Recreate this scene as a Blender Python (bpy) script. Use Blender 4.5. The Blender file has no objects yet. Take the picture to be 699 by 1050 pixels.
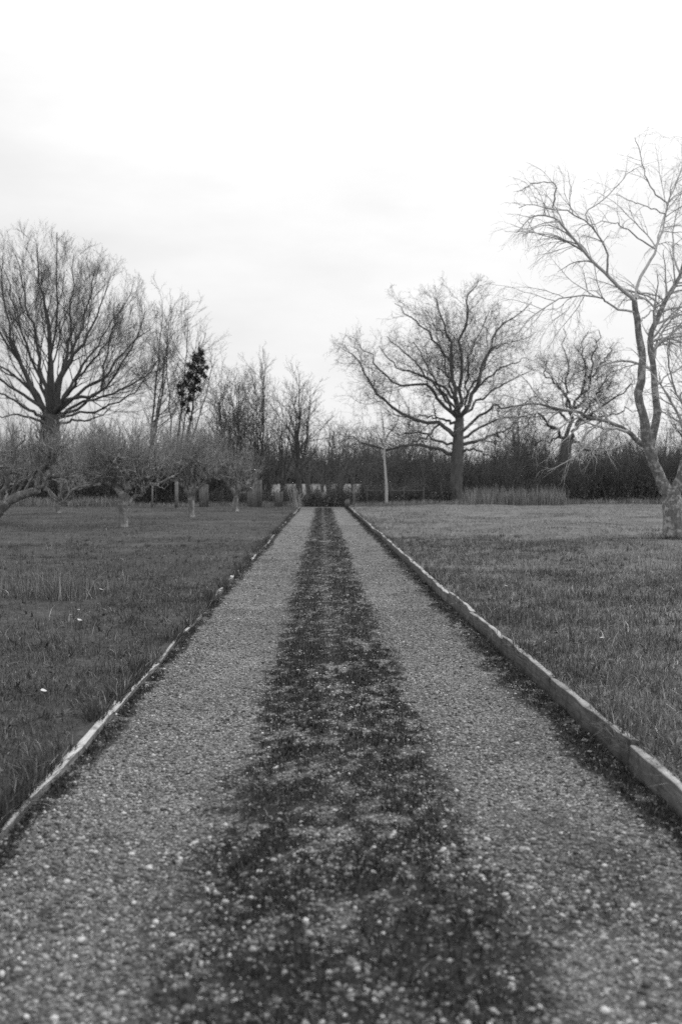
import bpy, math
import numpy as np
from mathutils import Matrix, Vector, Euler

# ------------------------------------------------------------------ camera, sky, sun, exposure
SC = bpy.context.scene
COL = SC.collection
CAM_H, FPX = 1.5, 1021.0
cam_data = bpy.data.cameras.new('camera')
cam = bpy.data.objects.new('camera', cam_data)
COL.objects.link(cam)
cam.location = (0, 0, CAM_H)
cam.rotation_euler = (math.radians(90 - 1.63), 0, math.radians(-1.09))
cam_data.sensor_fit = 'VERTICAL'
cam_data.sensor_height = 36.0
cam_data.sensor_width = 24.0
cam_data.lens = 35.0
cam_data.clip_start = 0.05
cam_data.clip_end = 6000
cam_data.dof.use_dof = True
cam_data.dof.focus_distance = 9.5
cam_data.dof.aperture_fstop = 2.0
cam_data.dof.aperture_blades = 7
SC.camera = cam

SUN_EL, SUN_AZ = 42.0, 62.0          # azimuth measured clockwise from the view direction (+Y)
world = bpy.data.worlds.new('World')
SC.world = world
world.use_nodes = True
wn = world.node_tree
wn.nodes.clear()
w_out = wn.nodes.new('ShaderNodeOutputWorld')
w_bg = wn.nodes.new('ShaderNodeBackground')
w_bg.inputs['Strength'].default_value = 0.1
w_sky = wn.nodes.new('ShaderNodeTexSky')
w_sky.sky_type = 'NISHITA'
w_sky.sun_disc = False
w_sky.sun_elevation = math.radians(SUN_EL)
w_sky.sun_rotation = math.radians(SUN_AZ)
w_sky.dust_density = 3.0
w_bw = wn.nodes.new('ShaderNodeRGBToBW')
wn.links.new(w_sky.outputs['Color'], w_bw.inputs['Color'])
w_tc = wn.nodes.new('ShaderNodeTexCoord')
w_map = wn.nodes.new('ShaderNodeMapping')
w_map.inputs['Scale'].default_value = (1.0, 1.0, 3.2)
w_map.inputs['Location'].default_value = (0.5, 0.2, 0.1)
wn.links.new(w_tc.outputs['Generated'], w_map.inputs['Vector'])
w_noise = wn.nodes.new('ShaderNodeTexNoise')
w_noise.inputs['Scale'].default_value = 1.7
w_noise.inputs['Detail'].default_value = 6.0
w_noise.inputs['Roughness'].default_value = 0.55
wn.links.new(w_map.outputs['Vector'], w_noise.inputs['Vector'])
w_ramp = wn.nodes.new('ShaderNodeMapRange')        # overcast cloud deck, thicker and thinner places
w_ramp.inputs['From Min'].default_value = 0.33
w_ramp.inputs['From Max'].default_value = 0.66
w_ramp.inputs['To Min'].default_value = 7.1
w_ramp.inputs['To Max'].default_value = 9.2
wn.links.new(w_noise.outputs['Fac'], w_ramp.inputs['Value'])
# the deck is brighter towards the veiled sun
w_dot = wn.nodes.new('ShaderNodeVectorMath')
w_dot.operation = 'DOT_PRODUCT'
_e, _a = math.radians(SUN_EL), math.radians(SUN_AZ)
w_dot.inputs[1].default_value = (math.cos(_e) * math.sin(_a), math.cos(_e) * math.cos(_a), math.sin(_e))
wn.links.new(w_tc.outputs['Generated'], w_dot.inputs[0])
w_glow = wn.nodes.new('ShaderNodeMapRange')
w_glow.inputs['From Min'].default_value = 0.2
w_glow.inputs['From Max'].default_value = 1.0
w_glow.inputs['To Min'].default_value = 0.96
w_glow.inputs['To Max'].default_value = 1.5
wn.links.new(w_dot.outputs['Value'], w_glow.inputs['Value'])
w_mul = wn.nodes.new('ShaderNodeMath')
w_mul.operation = 'MULTIPLY'
wn.links.new(w_ramp.outputs['Result'], w_mul.inputs[0])
wn.links.new(w_glow.outputs['Result'], w_mul.inputs[1])
# an overcast sky is brighter overhead than at the horizon
w_sep = wn.nodes.new('ShaderNodeSeparateXYZ')
wn.links.new(w_tc.outputs['Generated'], w_sep.inputs['Vector'])
w_zen = wn.nodes.new('ShaderNodeMapRange')
w_zen.inputs['From Min'].default_value = 0.0
w_zen.inputs['From Max'].default_value = 1.0
w_zen.inputs['To Min'].default_value = 0.98
w_zen.inputs['To Max'].default_value = 1.55
wn.links.new(w_sep.outputs['Z'], w_zen.inputs['Value'])
w_mul2 = wn.nodes.new('ShaderNodeMath')
w_mul2.operation = 'MULTIPLY'
wn.links.new(w_mul.outputs['Value'], w_mul2.inputs[0])
wn.links.new(w_zen.outputs['Result'], w_mul2.inputs[1])
w_mix = wn.nodes.new('ShaderNodeMix')
w_mix.data_type = 'FLOAT'
w_mix.inputs[0].default_value = 0.9
wn.links.new(w_bw.outputs['Val'], w_mix.inputs[2])
wn.links.new(w_mul2.outputs['Value'], w_mix.inputs[3])
wn.links.new(w_mix.outputs[0], w_bg.inputs['Color'])
wn.links.new(w_bg.outputs['Background'], w_out.inputs['Surface'])

sun_data = bpy.data.lights.new('sun', 'SUN')
sun_data.energy = 1.5
sun_data.angle = math.radians(13)
sun_data.color = (1, 1, 1)
sun = bpy.data.objects.new('sun', sun_data)
COL.objects.link(sun)
sun.rotation_euler = (math.radians(90 - SUN_EL), 0, math.radians(180 - SUN_AZ))
sun.location = (30, 20, 40)

SC.view_settings.view_transform = 'Standard'
SC.view_settings.look = 'None'
SC.view_settings.exposure = 0.0
SC.view_settings.gamma = 1.0
SC.render.engine = 'CYCLES'
SC.cycles.max_bounces = 5
SC.cycles.diffuse_bounces = 3
SC.cycles.use_denoising = False

# ------------------------------------------------------------------ helpers
RM = np.array(Euler(cam.rotation_euler, 'XYZ').to_matrix())


def pix(u, v, Y):
    """World point seen at photograph pixel (u, v) at the world depth Y."""
    d = RM @ np.array([(u - 349.5) / FPX, -(v - 525.0) / FPX, -1.0])
    return np.array([0, 0, CAM_H]) + d * (Y / d[1])


def hash2(ix, iy, seed):
    h = (ix.astype(np.int64) * 374761393 + iy.astype(np.int64) * 668265263 + seed * 974634541) & 0xFFFFFFFF
    h = ((h ^ (h >> 13)) * 1274126177) & 0xFFFFFFFF
    h = h ^ (h >> 16)
    return (h & 0xFFFFFF) / float(0xFFFFFF)


def vnoise(x, y, seed=0):
    x = np.asarray(x, float); y = np.asarray(y, float)
    xi = np.floor(x); yi = np.floor(y)
    fx = x - xi; fy = y - yi
    fx = fx * fx * (3 - 2 * fx); fy = fy * fy * (3 - 2 * fy)
    a = hash2(xi, yi, seed); b = hash2(xi + 1, yi, seed)
    c = hash2(xi, yi + 1, seed); d = hash2(xi + 1, yi + 1, seed)
    return (a * (1 - fx) + b * fx) * (1 - fy) + (c * (1 - fx) + d * fx) * fy


def fbm(x, y, seed=0, o=4):
    s = 0; a = 0.5; t = 0
    for i in range(o):
        s = s + a * vnoise(x * 2 ** i, y * 2 ** i, seed + i * 17); t += a; a *= 0.55
    return s / t


def sstep(a, b, x):
    t = np.clip((x - a) / (b - a), 0, 1)
    return t * t * (3 - 2 * t)


XL, XR, YEND = -1.36, 1.58, 61.0       # inner faces of the edging boards, end of the drive


def edge_left(y):
    return XL + 0.07 * (vnoise(y * 0.16, y * 0 + 3.3, 5) - 0.5) + 0.03 * (vnoise(y * 0.5, y * 0 + 1.3, 15) - 0.5)


def edge_right(y):
    return XR + 0.06 * (vnoise(y * 0.16, y * 0 + 8.3, 6) - 0.5) + 0.02 * (vnoise(y * 0.5, y * 0 + 1.3, 16) - 0.5)


def z_drive(x, y):
    return 0.03 * np.exp(-((x - 0.09) / 0.42) ** 2) - 0.018 * np.exp(-((x + .75) / .25) ** 2) - 0.018 * np.exp(-((x - .95) / .25) ** 2) + 0.02 * (fbm(x * 1.3, y * 0.6, 9, 3) - 0.5)


def z_field(x, y):
    return 0.0115 * np.clip(y - 66, 0, 130) + 0.0 * x


def z_left(x, y):
    d = -1.40 - x
    und = 0.17 * (fbm(x * 0.35, y * 0.22, 21, 3) - 0.5) * sstep(0.1, 3, d)
    fine = 0.05 * (fbm(x * 2.6, y * 2.0, 23, 3) - 0.5) * sstep(0.0, 0.4, d)
    return 0.045 + und + fine + z_field(x, y)


def z_right(x, y):
    d = x - 1.62
    und = 0.18 * (fbm(x * 0.3 + 7, y * 0.2, 31, 3) - 0.5) * sstep(0.2, 3, d)
    fine = 0.07 * (fbm(x * 2.4, y * 2.0, 33, 3) - 0.5) * sstep(0.0, 0.4, d)
    rise = 0.08 * sstep(0, 4, d) * sstep(10, 30, y)
    return 0.115 + und + fine + rise + z_field(x, y)


def tag(o, label=None, cat=None, group=None, kind=None):
    if label: o['label'] = label
    if cat: o['category'] = cat
    if group: o['group'] = group
    if kind: o['kind'] = kind
    return o


def mesh_obj(name, verts, faces, mat, parent=None, smooth=False):
    """faces: list of (k, n) index arrays."""
    verts = np.asarray(verts, np.float32)
    me = bpy.data.meshes.new(name)
    me.vertices.add(len(verts))
    me.vertices.foreach_set('co', verts.ravel())
    loops = np.concatenate([np.asarray(f, np.int32).ravel() for f in faces])
    tot = np.concatenate([np.full(len(f), np.asarray(f).shape[1], np.int32) for f in faces])
    start = np.concatenate([[0], np.cumsum(tot)[:-1]]).astype(np.int32)
    me.loops.add(len(loops))
    me.loops.foreach_set('vertex_index', loops)
    me.polygons.add(len(tot))
    me.polygons.foreach_set('loop_start', start)
    me.polygons.foreach_set('loop_total', tot)
    if smooth:
        me.polygons.foreach_set('use_smooth', np.ones(len(tot), bool))
    me.update(calc_edges=True)
    me.validate()
    if mat: me.materials.append(mat)
    o = bpy.data.objects.new(name, me)
    COL.objects.link(o)
    if parent: o.parent = parent
    return o


def empty(name, loc):
    o = bpy.data.objects.new(name, None)
    o.empty_display_size = 0.3
    COL.objects.link(o)
    o.location = [float(c) for c in loc]
    return o


def copy_tree(o, parent=None):
    c = o.copy()
    COL.objects.link(c)
    c.parent = parent
    for ch in list(o.children):
        copy_tree(ch, c)
    return c


# ------------------------------------------------------------------ materials
def new_mat(name):
    m = bpy.data.materials.new(name)
    m.use_nodes = True
    nt = m.node_tree
    b = nt.nodes['Principled BSDF']
    b.inputs['Roughness'].default_value = 0.9
    b.inputs['Specular IOR Level'].default_value = 0.15
    return m, nt, b


def ramp(nt, fac, stops):
    r = nt.nodes.new('ShaderNodeValToRGB')
    els = r.color_ramp.elements
    els[0].position = stops[0][0]; els[1].position = stops[-1][0]
    els[0].color = (stops[0][1],) * 3 + (1,)
    els[1].color = (stops[-1][1],) * 3 + (1,)
    for p, v in stops[1:-1]:
        e = els.new(p); e.color = (v, v, v, 1)
    nt.links.new(fac, r.inputs['Fac'])
    return r.outputs['Color']


def noise(nt, scale, detail=5, rough=0.6, vec=None, dist=0.0):
    n = nt.nodes.new('ShaderNodeTexNoise')
    n.inputs['Scale'].default_value = scale
    n.inputs['Detail'].default_value = detail
    n.inputs['Roughness'].default_value = rough
    n.inputs['Distortion'].default_value = dist
    if vec is None:
        tc = nt.nodes.new('ShaderNodeTexCoord'); vec = tc.outputs['Object']
    nt.links.new(vec, n.inputs['Vector'])
    return n.outputs['Fac']


def mul(nt, a, b):
    n = nt.nodes.new('ShaderNodeMix'); n.data_type = 'RGBA'; n.blend_type = 'MULTIPLY'
    n.inputs[0].default_value = 1.0
    nt.links.new(a, n.inputs[6]); nt.links.new(b, n.inputs[7])
    return n.outputs[2]


def mixc(nt, f, a, b):
    n = nt.nodes.new('ShaderNodeMix'); n.data_type = 'RGBA'
    nt.links.new(f, n.inputs[0]); nt.links.new(a, n.inputs[6]); nt.links.new(b, n.inputs[7])
    return n.outputs[2]


def bump(nt, b, h, strength=0.5, dist=0.02):
    n = nt.nodes.new('ShaderNodeBump')
    n.inputs['Strength'].default_value = strength
    n.inputs['Distance'].default_value = dist
    nt.links.new(h, n.inputs['Height'])
    nt.links.new(n.outputs['Normal'], b.inputs['Normal'])


def island_mat(name, stops, patch_scale=0.5, lo=0.7, hi=1.3, rough=0.85, spec=0.15, trans=0.0):
    """Tone per blade / stone, varied again over the ground in large patches."""
    m, nt, b = new_mat(name)
    g = nt.nodes.new('ShaderNodeNewGeometry')
    c = ramp(nt, g.outputs['Random Per Island'], stops)
    p = ramp(nt, noise(nt, patch_scale, 4), [(0.3, lo), (0.7, hi)])
    c = mul(nt, c, p)
    nt.links.new(c, b.inputs['Base Color'])
    b.inputs['Roughness'].default_value = rough
    b.inputs['Specular IOR Level'].default_value = spec
    return m


def bark_mat(name, lo, hi, scale=3.0, lichen=None, lic_amt=0.5):
    m, nt, b = new_mat(name)
    tc = nt.nodes.new('ShaderNodeTexCoord')
    mp = nt.nodes.new('ShaderNodeMapping')
    mp.inputs['Scale'].default_value = (1, 1, 0.3)
    nt.links.new(tc.outputs['Object'], mp.inputs['Vector'])
    n1 = noise(nt, scale * 5, 6, 0.7, mp.outputs['Vector'])
    c = ramp(nt, n1, [(0.3, lo), (0.7, hi)])
    if lichen:
        n2 = noise(nt, scale * 1.6, 6, 0.75)
        f = ramp(nt, n2, [(lic_amt - 0.04, 0), (lic_amt + 0.06, 1)])
        rgb = nt.nodes.new('ShaderNodeRGB'); rgb.outputs[0].default_value = (lichen, lichen, lichen, 1)
        c = mixc(nt, f, c, rgb.outputs[0])
    nt.links.new(c, b.inputs['Base Color'])
    bump(nt, b, n1, 0.8, 0.04)
    return m


M = {}
M['grass_left'] = island_mat('grass_left', [(0, 0.035), (0.5, 0.075), (0.88, 0.12), (0.97, 0.26), (1, 0.42)], 1.2, 0.5, 1.8)
M['grass_right'] = island_mat('grass_right', [(0, 0.045), (0.4, 0.11), (0.82, 0.19), (0.94, 0.4), (1, 0.55)], 1.0, 0.5, 1.55)
M['dry_grass'] = island_mat('dry_grass', [(0, 0.08), (0.5, 0.2), (1, 0.42)], 0.5, 0.7, 1.3)
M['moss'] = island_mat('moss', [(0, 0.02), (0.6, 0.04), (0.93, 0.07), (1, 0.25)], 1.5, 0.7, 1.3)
M['stone'] = island_mat('stone', [(0, 0.045), (0.45, 0.125), (0.8, 0.23), (0.94, 0.4), (1, 0.56)], 1.2, 0.75, 1.2, 0.7, 0.3)
M['shrub'] = island_mat('shrub', [(0, 0.05), (0.6, 0.10), (0.92, 0.16), (1, 0.3)], 0.6, 0.75, 1.25)
M['far_wood'] = island_mat('far_wood', [(0, 0.05), (0.7, 0.08), (1, 0.12)], 0.1, 0.8, 1.2)
M['ivy'] = island_mat('ivy', [(0, 0.02), (0.7, 0.05), (1, 0.11)], 0.6, 0.8, 1.2, 0.6, 0.3)
M['leaf_litter'] = island_mat('leaf_litter', [(0, 0.04), (0.6, 0.09), (1, 0.22)], 1.0, 0.8, 1.2)
M['bark_oak'] = bark_mat('bark_oak', 0.07, 0.17, 1.0)
M['bark_dark'] = bark_mat('bark_dark', 0.06, 0.14, 1.0)
M['bark_apple'] = bark_mat('bark_apple', 0.09, 0.27, 2.5, 0.42, 0.55)
M['twig_apple'] = bark_mat('twig_apple', 0.14, 0.27, 3.0, 0.34, 0.52)
M['bark_lichen'] = bark_mat('bark_lichen', 0.09, 0.25, 4.5, 0.45, 0.54)
M['twig_lichen_glare'] = bark_mat('twig_lichen_glare', 0.38, 0.6, 3.0)  # pale lichen twigs, whitened further to paint in the sky glare
M['bark_slim'] = bark_mat('bark_slim', 0.07, 0.16, 1.2)
M['bark_birch'] = bark_mat('bark_birch', 0.3, 0.55, 1.5)
M['bark_pale'] = bark_mat('bark_pale', 0.25, 0.42, 2)


def timber_mat(name, lo, hi):
    m, nt, b = new_mat(name)
    tc = nt.nodes.new('ShaderNodeTexCoord')
    mp = nt.nodes.new('ShaderNodeMapping'); mp.inputs['Scale'].default_value = (22, 1.2, 22)
    nt.links.new(tc.outputs['Object'], mp.inputs['Vector'])
    n1 = noise(nt, 2.0, 6, 0.7, mp.outputs['Vector'], 0.4)
    c = ramp(nt, n1, [(0.25, lo), (0.75, hi)])
    n2 = noise(nt, 5.0, 6, 0.7)
    c = mul(nt, c, ramp(nt, n2, [(0.36, 0.4), (0.52, 1.0)]))
    oi = nt.nodes.new('ShaderNodeObjectInfo')
    c = mul(nt, c, ramp(nt, oi.outputs['Random'], [(0, 0.75), (1, 1.2)]))
    nt.links.new(c, b.inputs['Base Color'])
    bump(nt, b, n1, 0.6, 0.01)
    return m


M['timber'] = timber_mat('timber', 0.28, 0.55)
M['timber_side'] = timber_mat('timber_side', 0.035, 0.2)  # darker tone for the sides and ends of the boards
M['timber_post'] = timber_mat('timber_post', 0.11, 0.3)


def lawn_mat(name, lo, mid, hi):
    m, nt, b = new_mat(name)
    a = noise(nt, 0.35, 6, 0.65)
    c1 = ramp(nt, a, [(0.3, lo), (0.5, mid), (0.72, hi)])
    tc = nt.nodes.new('ShaderNodeTexCoord')
    n2 = noise(nt, 9.0, 8, 0.75)
    c = mul(nt, c1, ramp(nt, n2, [(0.3, 0.55), (0.5, 1.0), (0.72, 1.45)]))
    n3 = noise(nt, 60.0, 4, 0.7)
    c = mul(nt, c, ramp(nt, n3, [(0.3, 0.6), (0.7, 1.35)]))
    nt.links.new(c, b.inputs['Base Color'])
    bump(nt, b, n2, 0.7, 0.06)
    b.inputs['Roughness'].default_value = 1.0
    return m


M['lawn_left'] = lawn_mat('lawn_left', 0.05, 0.08, 0.115)
M['lawn_right'] = lawn_mat('lawn_right', 0.11, 0.16, 0.2)
M['field'] = lawn_mat('field', 0.14, 0.19, 0.25)


def drive_mat():
    m, nt, b = new_mat('drive_gravel')
    tc = nt.nodes.new('ShaderNodeTexCoord')
    vo = nt.nodes.new('ShaderNodeTexVoronoi')
    vo.inputs['Scale'].default_value = 110.0
    nt.links.new(tc.outputs['Object'], vo.inputs['Vector'])
    bw = nt.nodes.new('ShaderNodeSeparateColor')
    nt.links.new(vo.outputs['Color'], bw.inputs['Color'])
    cst = ramp(nt, bw.outputs[0], [(0, 0.05), (0.5, 0.135), (0.85, 0.25), (1, 0.5)])
    pat = ramp(nt, noise(nt, 1.1, 6, 0.7), [(0.33, 0.65), (0.67, 1.2)])
    cst = mul(nt, cst, pat)
    n2 = noise(nt, 14, 6, 0.75)
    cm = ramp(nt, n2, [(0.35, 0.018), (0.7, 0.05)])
    at = nt.nodes.new('ShaderNodeAttribute'); at.attribute_name = 'moss'  # carries moss cover and the vignette darkening painted at the near end
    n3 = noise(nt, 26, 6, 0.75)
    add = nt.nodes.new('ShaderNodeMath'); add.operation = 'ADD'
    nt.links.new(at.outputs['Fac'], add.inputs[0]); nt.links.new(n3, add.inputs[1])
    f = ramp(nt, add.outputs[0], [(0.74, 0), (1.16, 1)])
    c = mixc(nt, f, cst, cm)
    nt.links.new(c, b.inputs['Base Color'])
    bump(nt, b, vo.outputs['Distance'], 0.6, 0.012)
    return m


M['drive'] = drive_mat()

# ------------------------------------------------------------------ ground, drive, field
def geo_steps(a, b, s0, growth, smax):
    out = [a]; s = s0
    while out[-1] < b:
        out.append(out[-1] + s)
        if out[-1] > 3: s = min(s * growth, smax)
    out[-1] = b
    return np.array(out)


def sheet(name, xs, ys, zf, mat, kind='structure', warp=None):
    X, Y = np.meshgrid(xs, ys)
    if warp is not None: X = warp(X, Y)
    Z = zf(X, Y)
    V = np.stack([X, Y, Z], -1).reshape(-1, 3)
    nx, ny = len(xs), len(ys)
    i = np.arange(nx - 1)[None, :] + np.arange(ny - 1)[:, None] * nx
    F = np.stack([i, i + 1, i + 1 + nx, i + nx], -1).reshape(-1, 4)
    o = mesh_obj(name, V, [F], mat, smooth=True)
    tag(o, kind=kind)
    return o, X, Y


def moss_vignette(x, y):
    """0 bare gravel .. 1 closed moss and grass on the drive; raised at the near end as painted vignetting."""
    xx = x + 0.16 * (fbm(x * 2.2, y * 1.1, 41, 3) - 0.5)
    d = np.abs(xx - 0.09) / 0.52
    strip = 1 - sstep(0.55, 1.3, d + 0.35 * (fbm(x * 15, y * 12, 47, 3) - .5))
    mid = 0.5 * np.exp(-((x - 0.06 - 0.06 * (vnoise(y * 0.5, y * 0, 44) - .5)) / 0.09) ** 2)
    blot = 0.2 * fbm(x * 4.0, y * 3.0, 43, 3) + 0.35 * fbm(x * 10, y * 9, 48, 3) + 0.45 * fbm(x * 26, y * 24, 49, 3)
    strip = strip * (1.0 - mid) * (0.15 + 1.05 * sstep(0.41, 0.56, blot))
    el = edge_left(y); er = edge_right(y)
    nl = fbm(x * 3, y * 1.6, 46, 3)
    left = 1 - sstep(0.02, 0.06 + 0.24 * nl, x - el)
    right = 1 - sstep(0.06, 0.14 + 0.42 * nl, er - x)
    brk = 0.35 + 0.9 * sstep(.36, .58, 0.5 * fbm(x * 9, y * 6, 58, 3) + 0.5 * fbm(x * 24, y * 20, 59, 3))
    soil_vignette = 0.15 * sstep(.42, .62, fbm(x * 2.1, y * 1.4, 66, 4)) + 0.27 * (1 - sstep(2.6, 6.5, y)) + 0.07 * sstep(.5, 1.3, x) * (1 - sstep(6, 22, y))  # soil patches, darker right track, and near end darkened as painted vignetting
    strip = strip + soil_vignette * (1 - strip)
    return np.clip(np.maximum(np.maximum(strip, left * 0.9 * brk), right * 0.9 * brk), 0, 1)


ys_d = geo_steps(-9, YEND, 0.035, 1.006, 0.2)
ys_d = np.concatenate([np.linspace(-9, 1.4, 40), geo_steps(1.45, YEND, 0.035, 1.006, 0.2)])
xs_d = np.linspace(0, 1, 92)
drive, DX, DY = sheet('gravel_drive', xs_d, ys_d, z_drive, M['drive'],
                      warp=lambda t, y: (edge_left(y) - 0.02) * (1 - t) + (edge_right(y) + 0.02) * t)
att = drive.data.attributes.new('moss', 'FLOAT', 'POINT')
att.data.foreach_set('value', moss_vignette(DX, DY).ravel().astype(np.float32))

ys_l = np.concatenate([np.linspace(-9, 1.8, 20), geo_steps(2.0, 68, 0.06, 1.01, 0.5)])
xs_l = -np.concatenate([np.linspace(1.40, 6, 60), np.linspace(6.2, 24, 70), np.linspace(26, 140, 30)])[::-1]
sheet('lawn', xs_l, ys_l, z_left, M['lawn_left'], warp=lambda x, y: x + (edge_left(y) - 0.028 + 1.40) * np.exp((x + 1.40) / .25))
xs_r = np.concatenate([np.linspace(1.62, 6, 60), np.linspace(6.2, 26, 70), np.linspace(28, 140, 30)])
sheet('lawn', xs_r, ys_l, z_right, M['lawn_right'], warp=lambda x, y: x + (edge_right(y) + 0.028 - 1.62) * np.exp(-(x - 1.62) / .25))
xs_f = np.linspace(-1500, 1500, 61)
ys_f = np.concatenate([np.linspace(61, 200, 40), np.linspace(230, 3000, 20)])
sheet('field', xs_f, ys_f, lambda x, y: z_field(x, y) - 0.015, M['field'])
sheet('ground', np.linspace(-1500, 1500, 7), np.linspace(-1500, 3000, 9), lambda x, y: x * 0 - 0.35, M['lawn_left'])

# ------------------------------------------------------------------ timber edging boards
def board_mesh(seed, length, h, thick):
    r = np.random.default_rng(seed)
    n = 9
    ys = np.linspace(-length / 2 + 0.009, length / 2 - 0.009, n)
    V = []
    bow = r.uniform(.006, .022) * np.sin(np.linspace(0, math.pi, n)) * r.choice([-1, 1])
    for k in range(n):
        wv = r.normal(0, 0.0045, 4)
        x0, x1 = -thick / 2 + bow[k], thick / 2 + bow[k]
        c = 0.006
        V += [(x0 + wv[0], ys[k], -0.12), (x1 + wv[0], ys[k], -0.12), (x1 + wv[1], ys[k], h - c + wv[2]),
              (x1 - c + wv[1], ys[k], h + wv[2]), (x0 + c + wv[0], ys[k], h + wv[3]), (x0 + wv[0], ys[k], h - c + wv[3])]
    F = []
    for k in range(n - 1):
        for j in range(6):
            a = k * 6 + j; b_ = k * 6 + (j + 1) % 6
            F.append((a, b_, b_ + 6, a + 6))
    caps = [tuple(range(5, -1, -1)), tuple((n - 1) * 6 + j for j in range(6))]
    return np.array(V), [np.array(F), np.array(caps)]


BL = 1.8
protos = {}
for side in ('left', 'right'):
    for s in range(5):
        h, th = (0.052, 0.042) if side == 'left' else (0.135, 0.046)
        V, F = board_mesh(s + (0 if side == 'left' else 50), BL, h, th)
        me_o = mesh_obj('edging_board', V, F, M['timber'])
        me_o.data.materials.append(M['timber_side'])
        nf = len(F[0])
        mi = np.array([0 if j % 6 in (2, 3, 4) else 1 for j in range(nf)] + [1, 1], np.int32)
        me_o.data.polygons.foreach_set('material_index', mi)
        protos[side, s] = me_o.data
        bpy.data.objects.remove(me_o)
rb = np.random.default_rng(3)
for side in ('left', 'right'):
    fe = edge_left if side == 'left' else edge_right
    sgn = -1 if side == 'left' else 1
    for k in range(34):
        y = 1.0 + BL * k - 0.9 + (0.55 if side == 'right' else 0)
        if y + BL / 2 > YEND + 0.4: break
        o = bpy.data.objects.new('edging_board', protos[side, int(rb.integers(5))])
        COL.objects.link(o)
        xa = float(fe(np.array(y - BL / 2))); xb = float(fe(np.array(y + BL / 2)))
        o.location = ((xa + xb) / 2 + sgn * 0.027, y, rb.uniform(-0.024, 0.004) if side == 'left' else rb.uniform(-0.02, 0.012))
        o.rotation_euler = (rb.normal(0, 0.006), rb.normal(0, 0.06), -math.atan2(xb - xa, BL) + rb.normal(0, 0.005))
        if side == 'left':
            tag(o, 'low weathered timber board half sunk in grass, edging the gravel drive on its left', 'edging board', 'boards edging the drive on the left')
        else:
            tag(o, 'taller weathered timber board holding back the right lawn beside the gravel drive', 'edging board', 'boards edging the drive on the right')

# ------------------------------------------------------------------ blades and stones
def blade_verts(rng, x, y, z, h, w, lean, seg=2):
    n = len(x)
    az = rng.uniform(0, 2 * math.pi, n)
    la = rng.uniform(0, 2 * math.pi, n)
    ln = np.abs(rng.normal(0, lean, n))
    sx, sy = np.cos(az) * w / 2, np.sin(az) * w / 2
    lx, ly = np.cos(la) * np.sin(ln), np.sin(la) * np.sin(ln)
    lz = np.cos(ln)
    B = np.stack([x, y, z], -1)
    S = np.stack([sx, sy, sx * 0], -1)
    D = np.stack([lx, ly, lz], -1)
    hh = h[:, None]
    tip = B + D * hh + np.stack([lx, ly, -0.4 * ln], -1) * hh * 0.45
    if seg == 1:
        V = np.stack([B - S, B + S, tip], 1).reshape(-1, 3)
        i = np.arange(n)[:, None] * 3
        return V, [(i + np.array([[0, 1, 2]]))]
    mid = B + D * hh * 0.55
    V = np.stack([B - S, B + S, mid + S * 0.75, mid - S * 0.75, tip], 1).reshape(-1, 3)
    i = np.arange(n)[:, None] * 5
    return V, [i + np.array([[0, 1, 2, 3]]), i + np.array([[3, 2, 4]])]


def merge(parts):
    Vs, Fs, off = [], {}, 0
    for V, F in parts:
        for f in F:
            Fs.setdefault(f.shape[1], []).append(f + off)
        Vs.append(V); off += len(V)
    return np.concatenate(Vs), [np.concatenate(v) for v in Fs.values()]


def scatter(rng, y0, y1, xa, xb, dens):
    """random points with y in [y0,y1] and x between xa(y), xb(y)"""
    wmax = max(float(np.max(xb(np.array([y0, y1])) - xa(np.array([y0, y1])))), 0.1)
    n = int(dens * wmax * (y1 - y0))
    y = rng.uniform(y0, y1, n)
    a, b_ = xa(y), xb(y)
    x = a + rng.uniform(0, wmax, n)
    k = x < b_
    return x[k], y[k]


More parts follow.
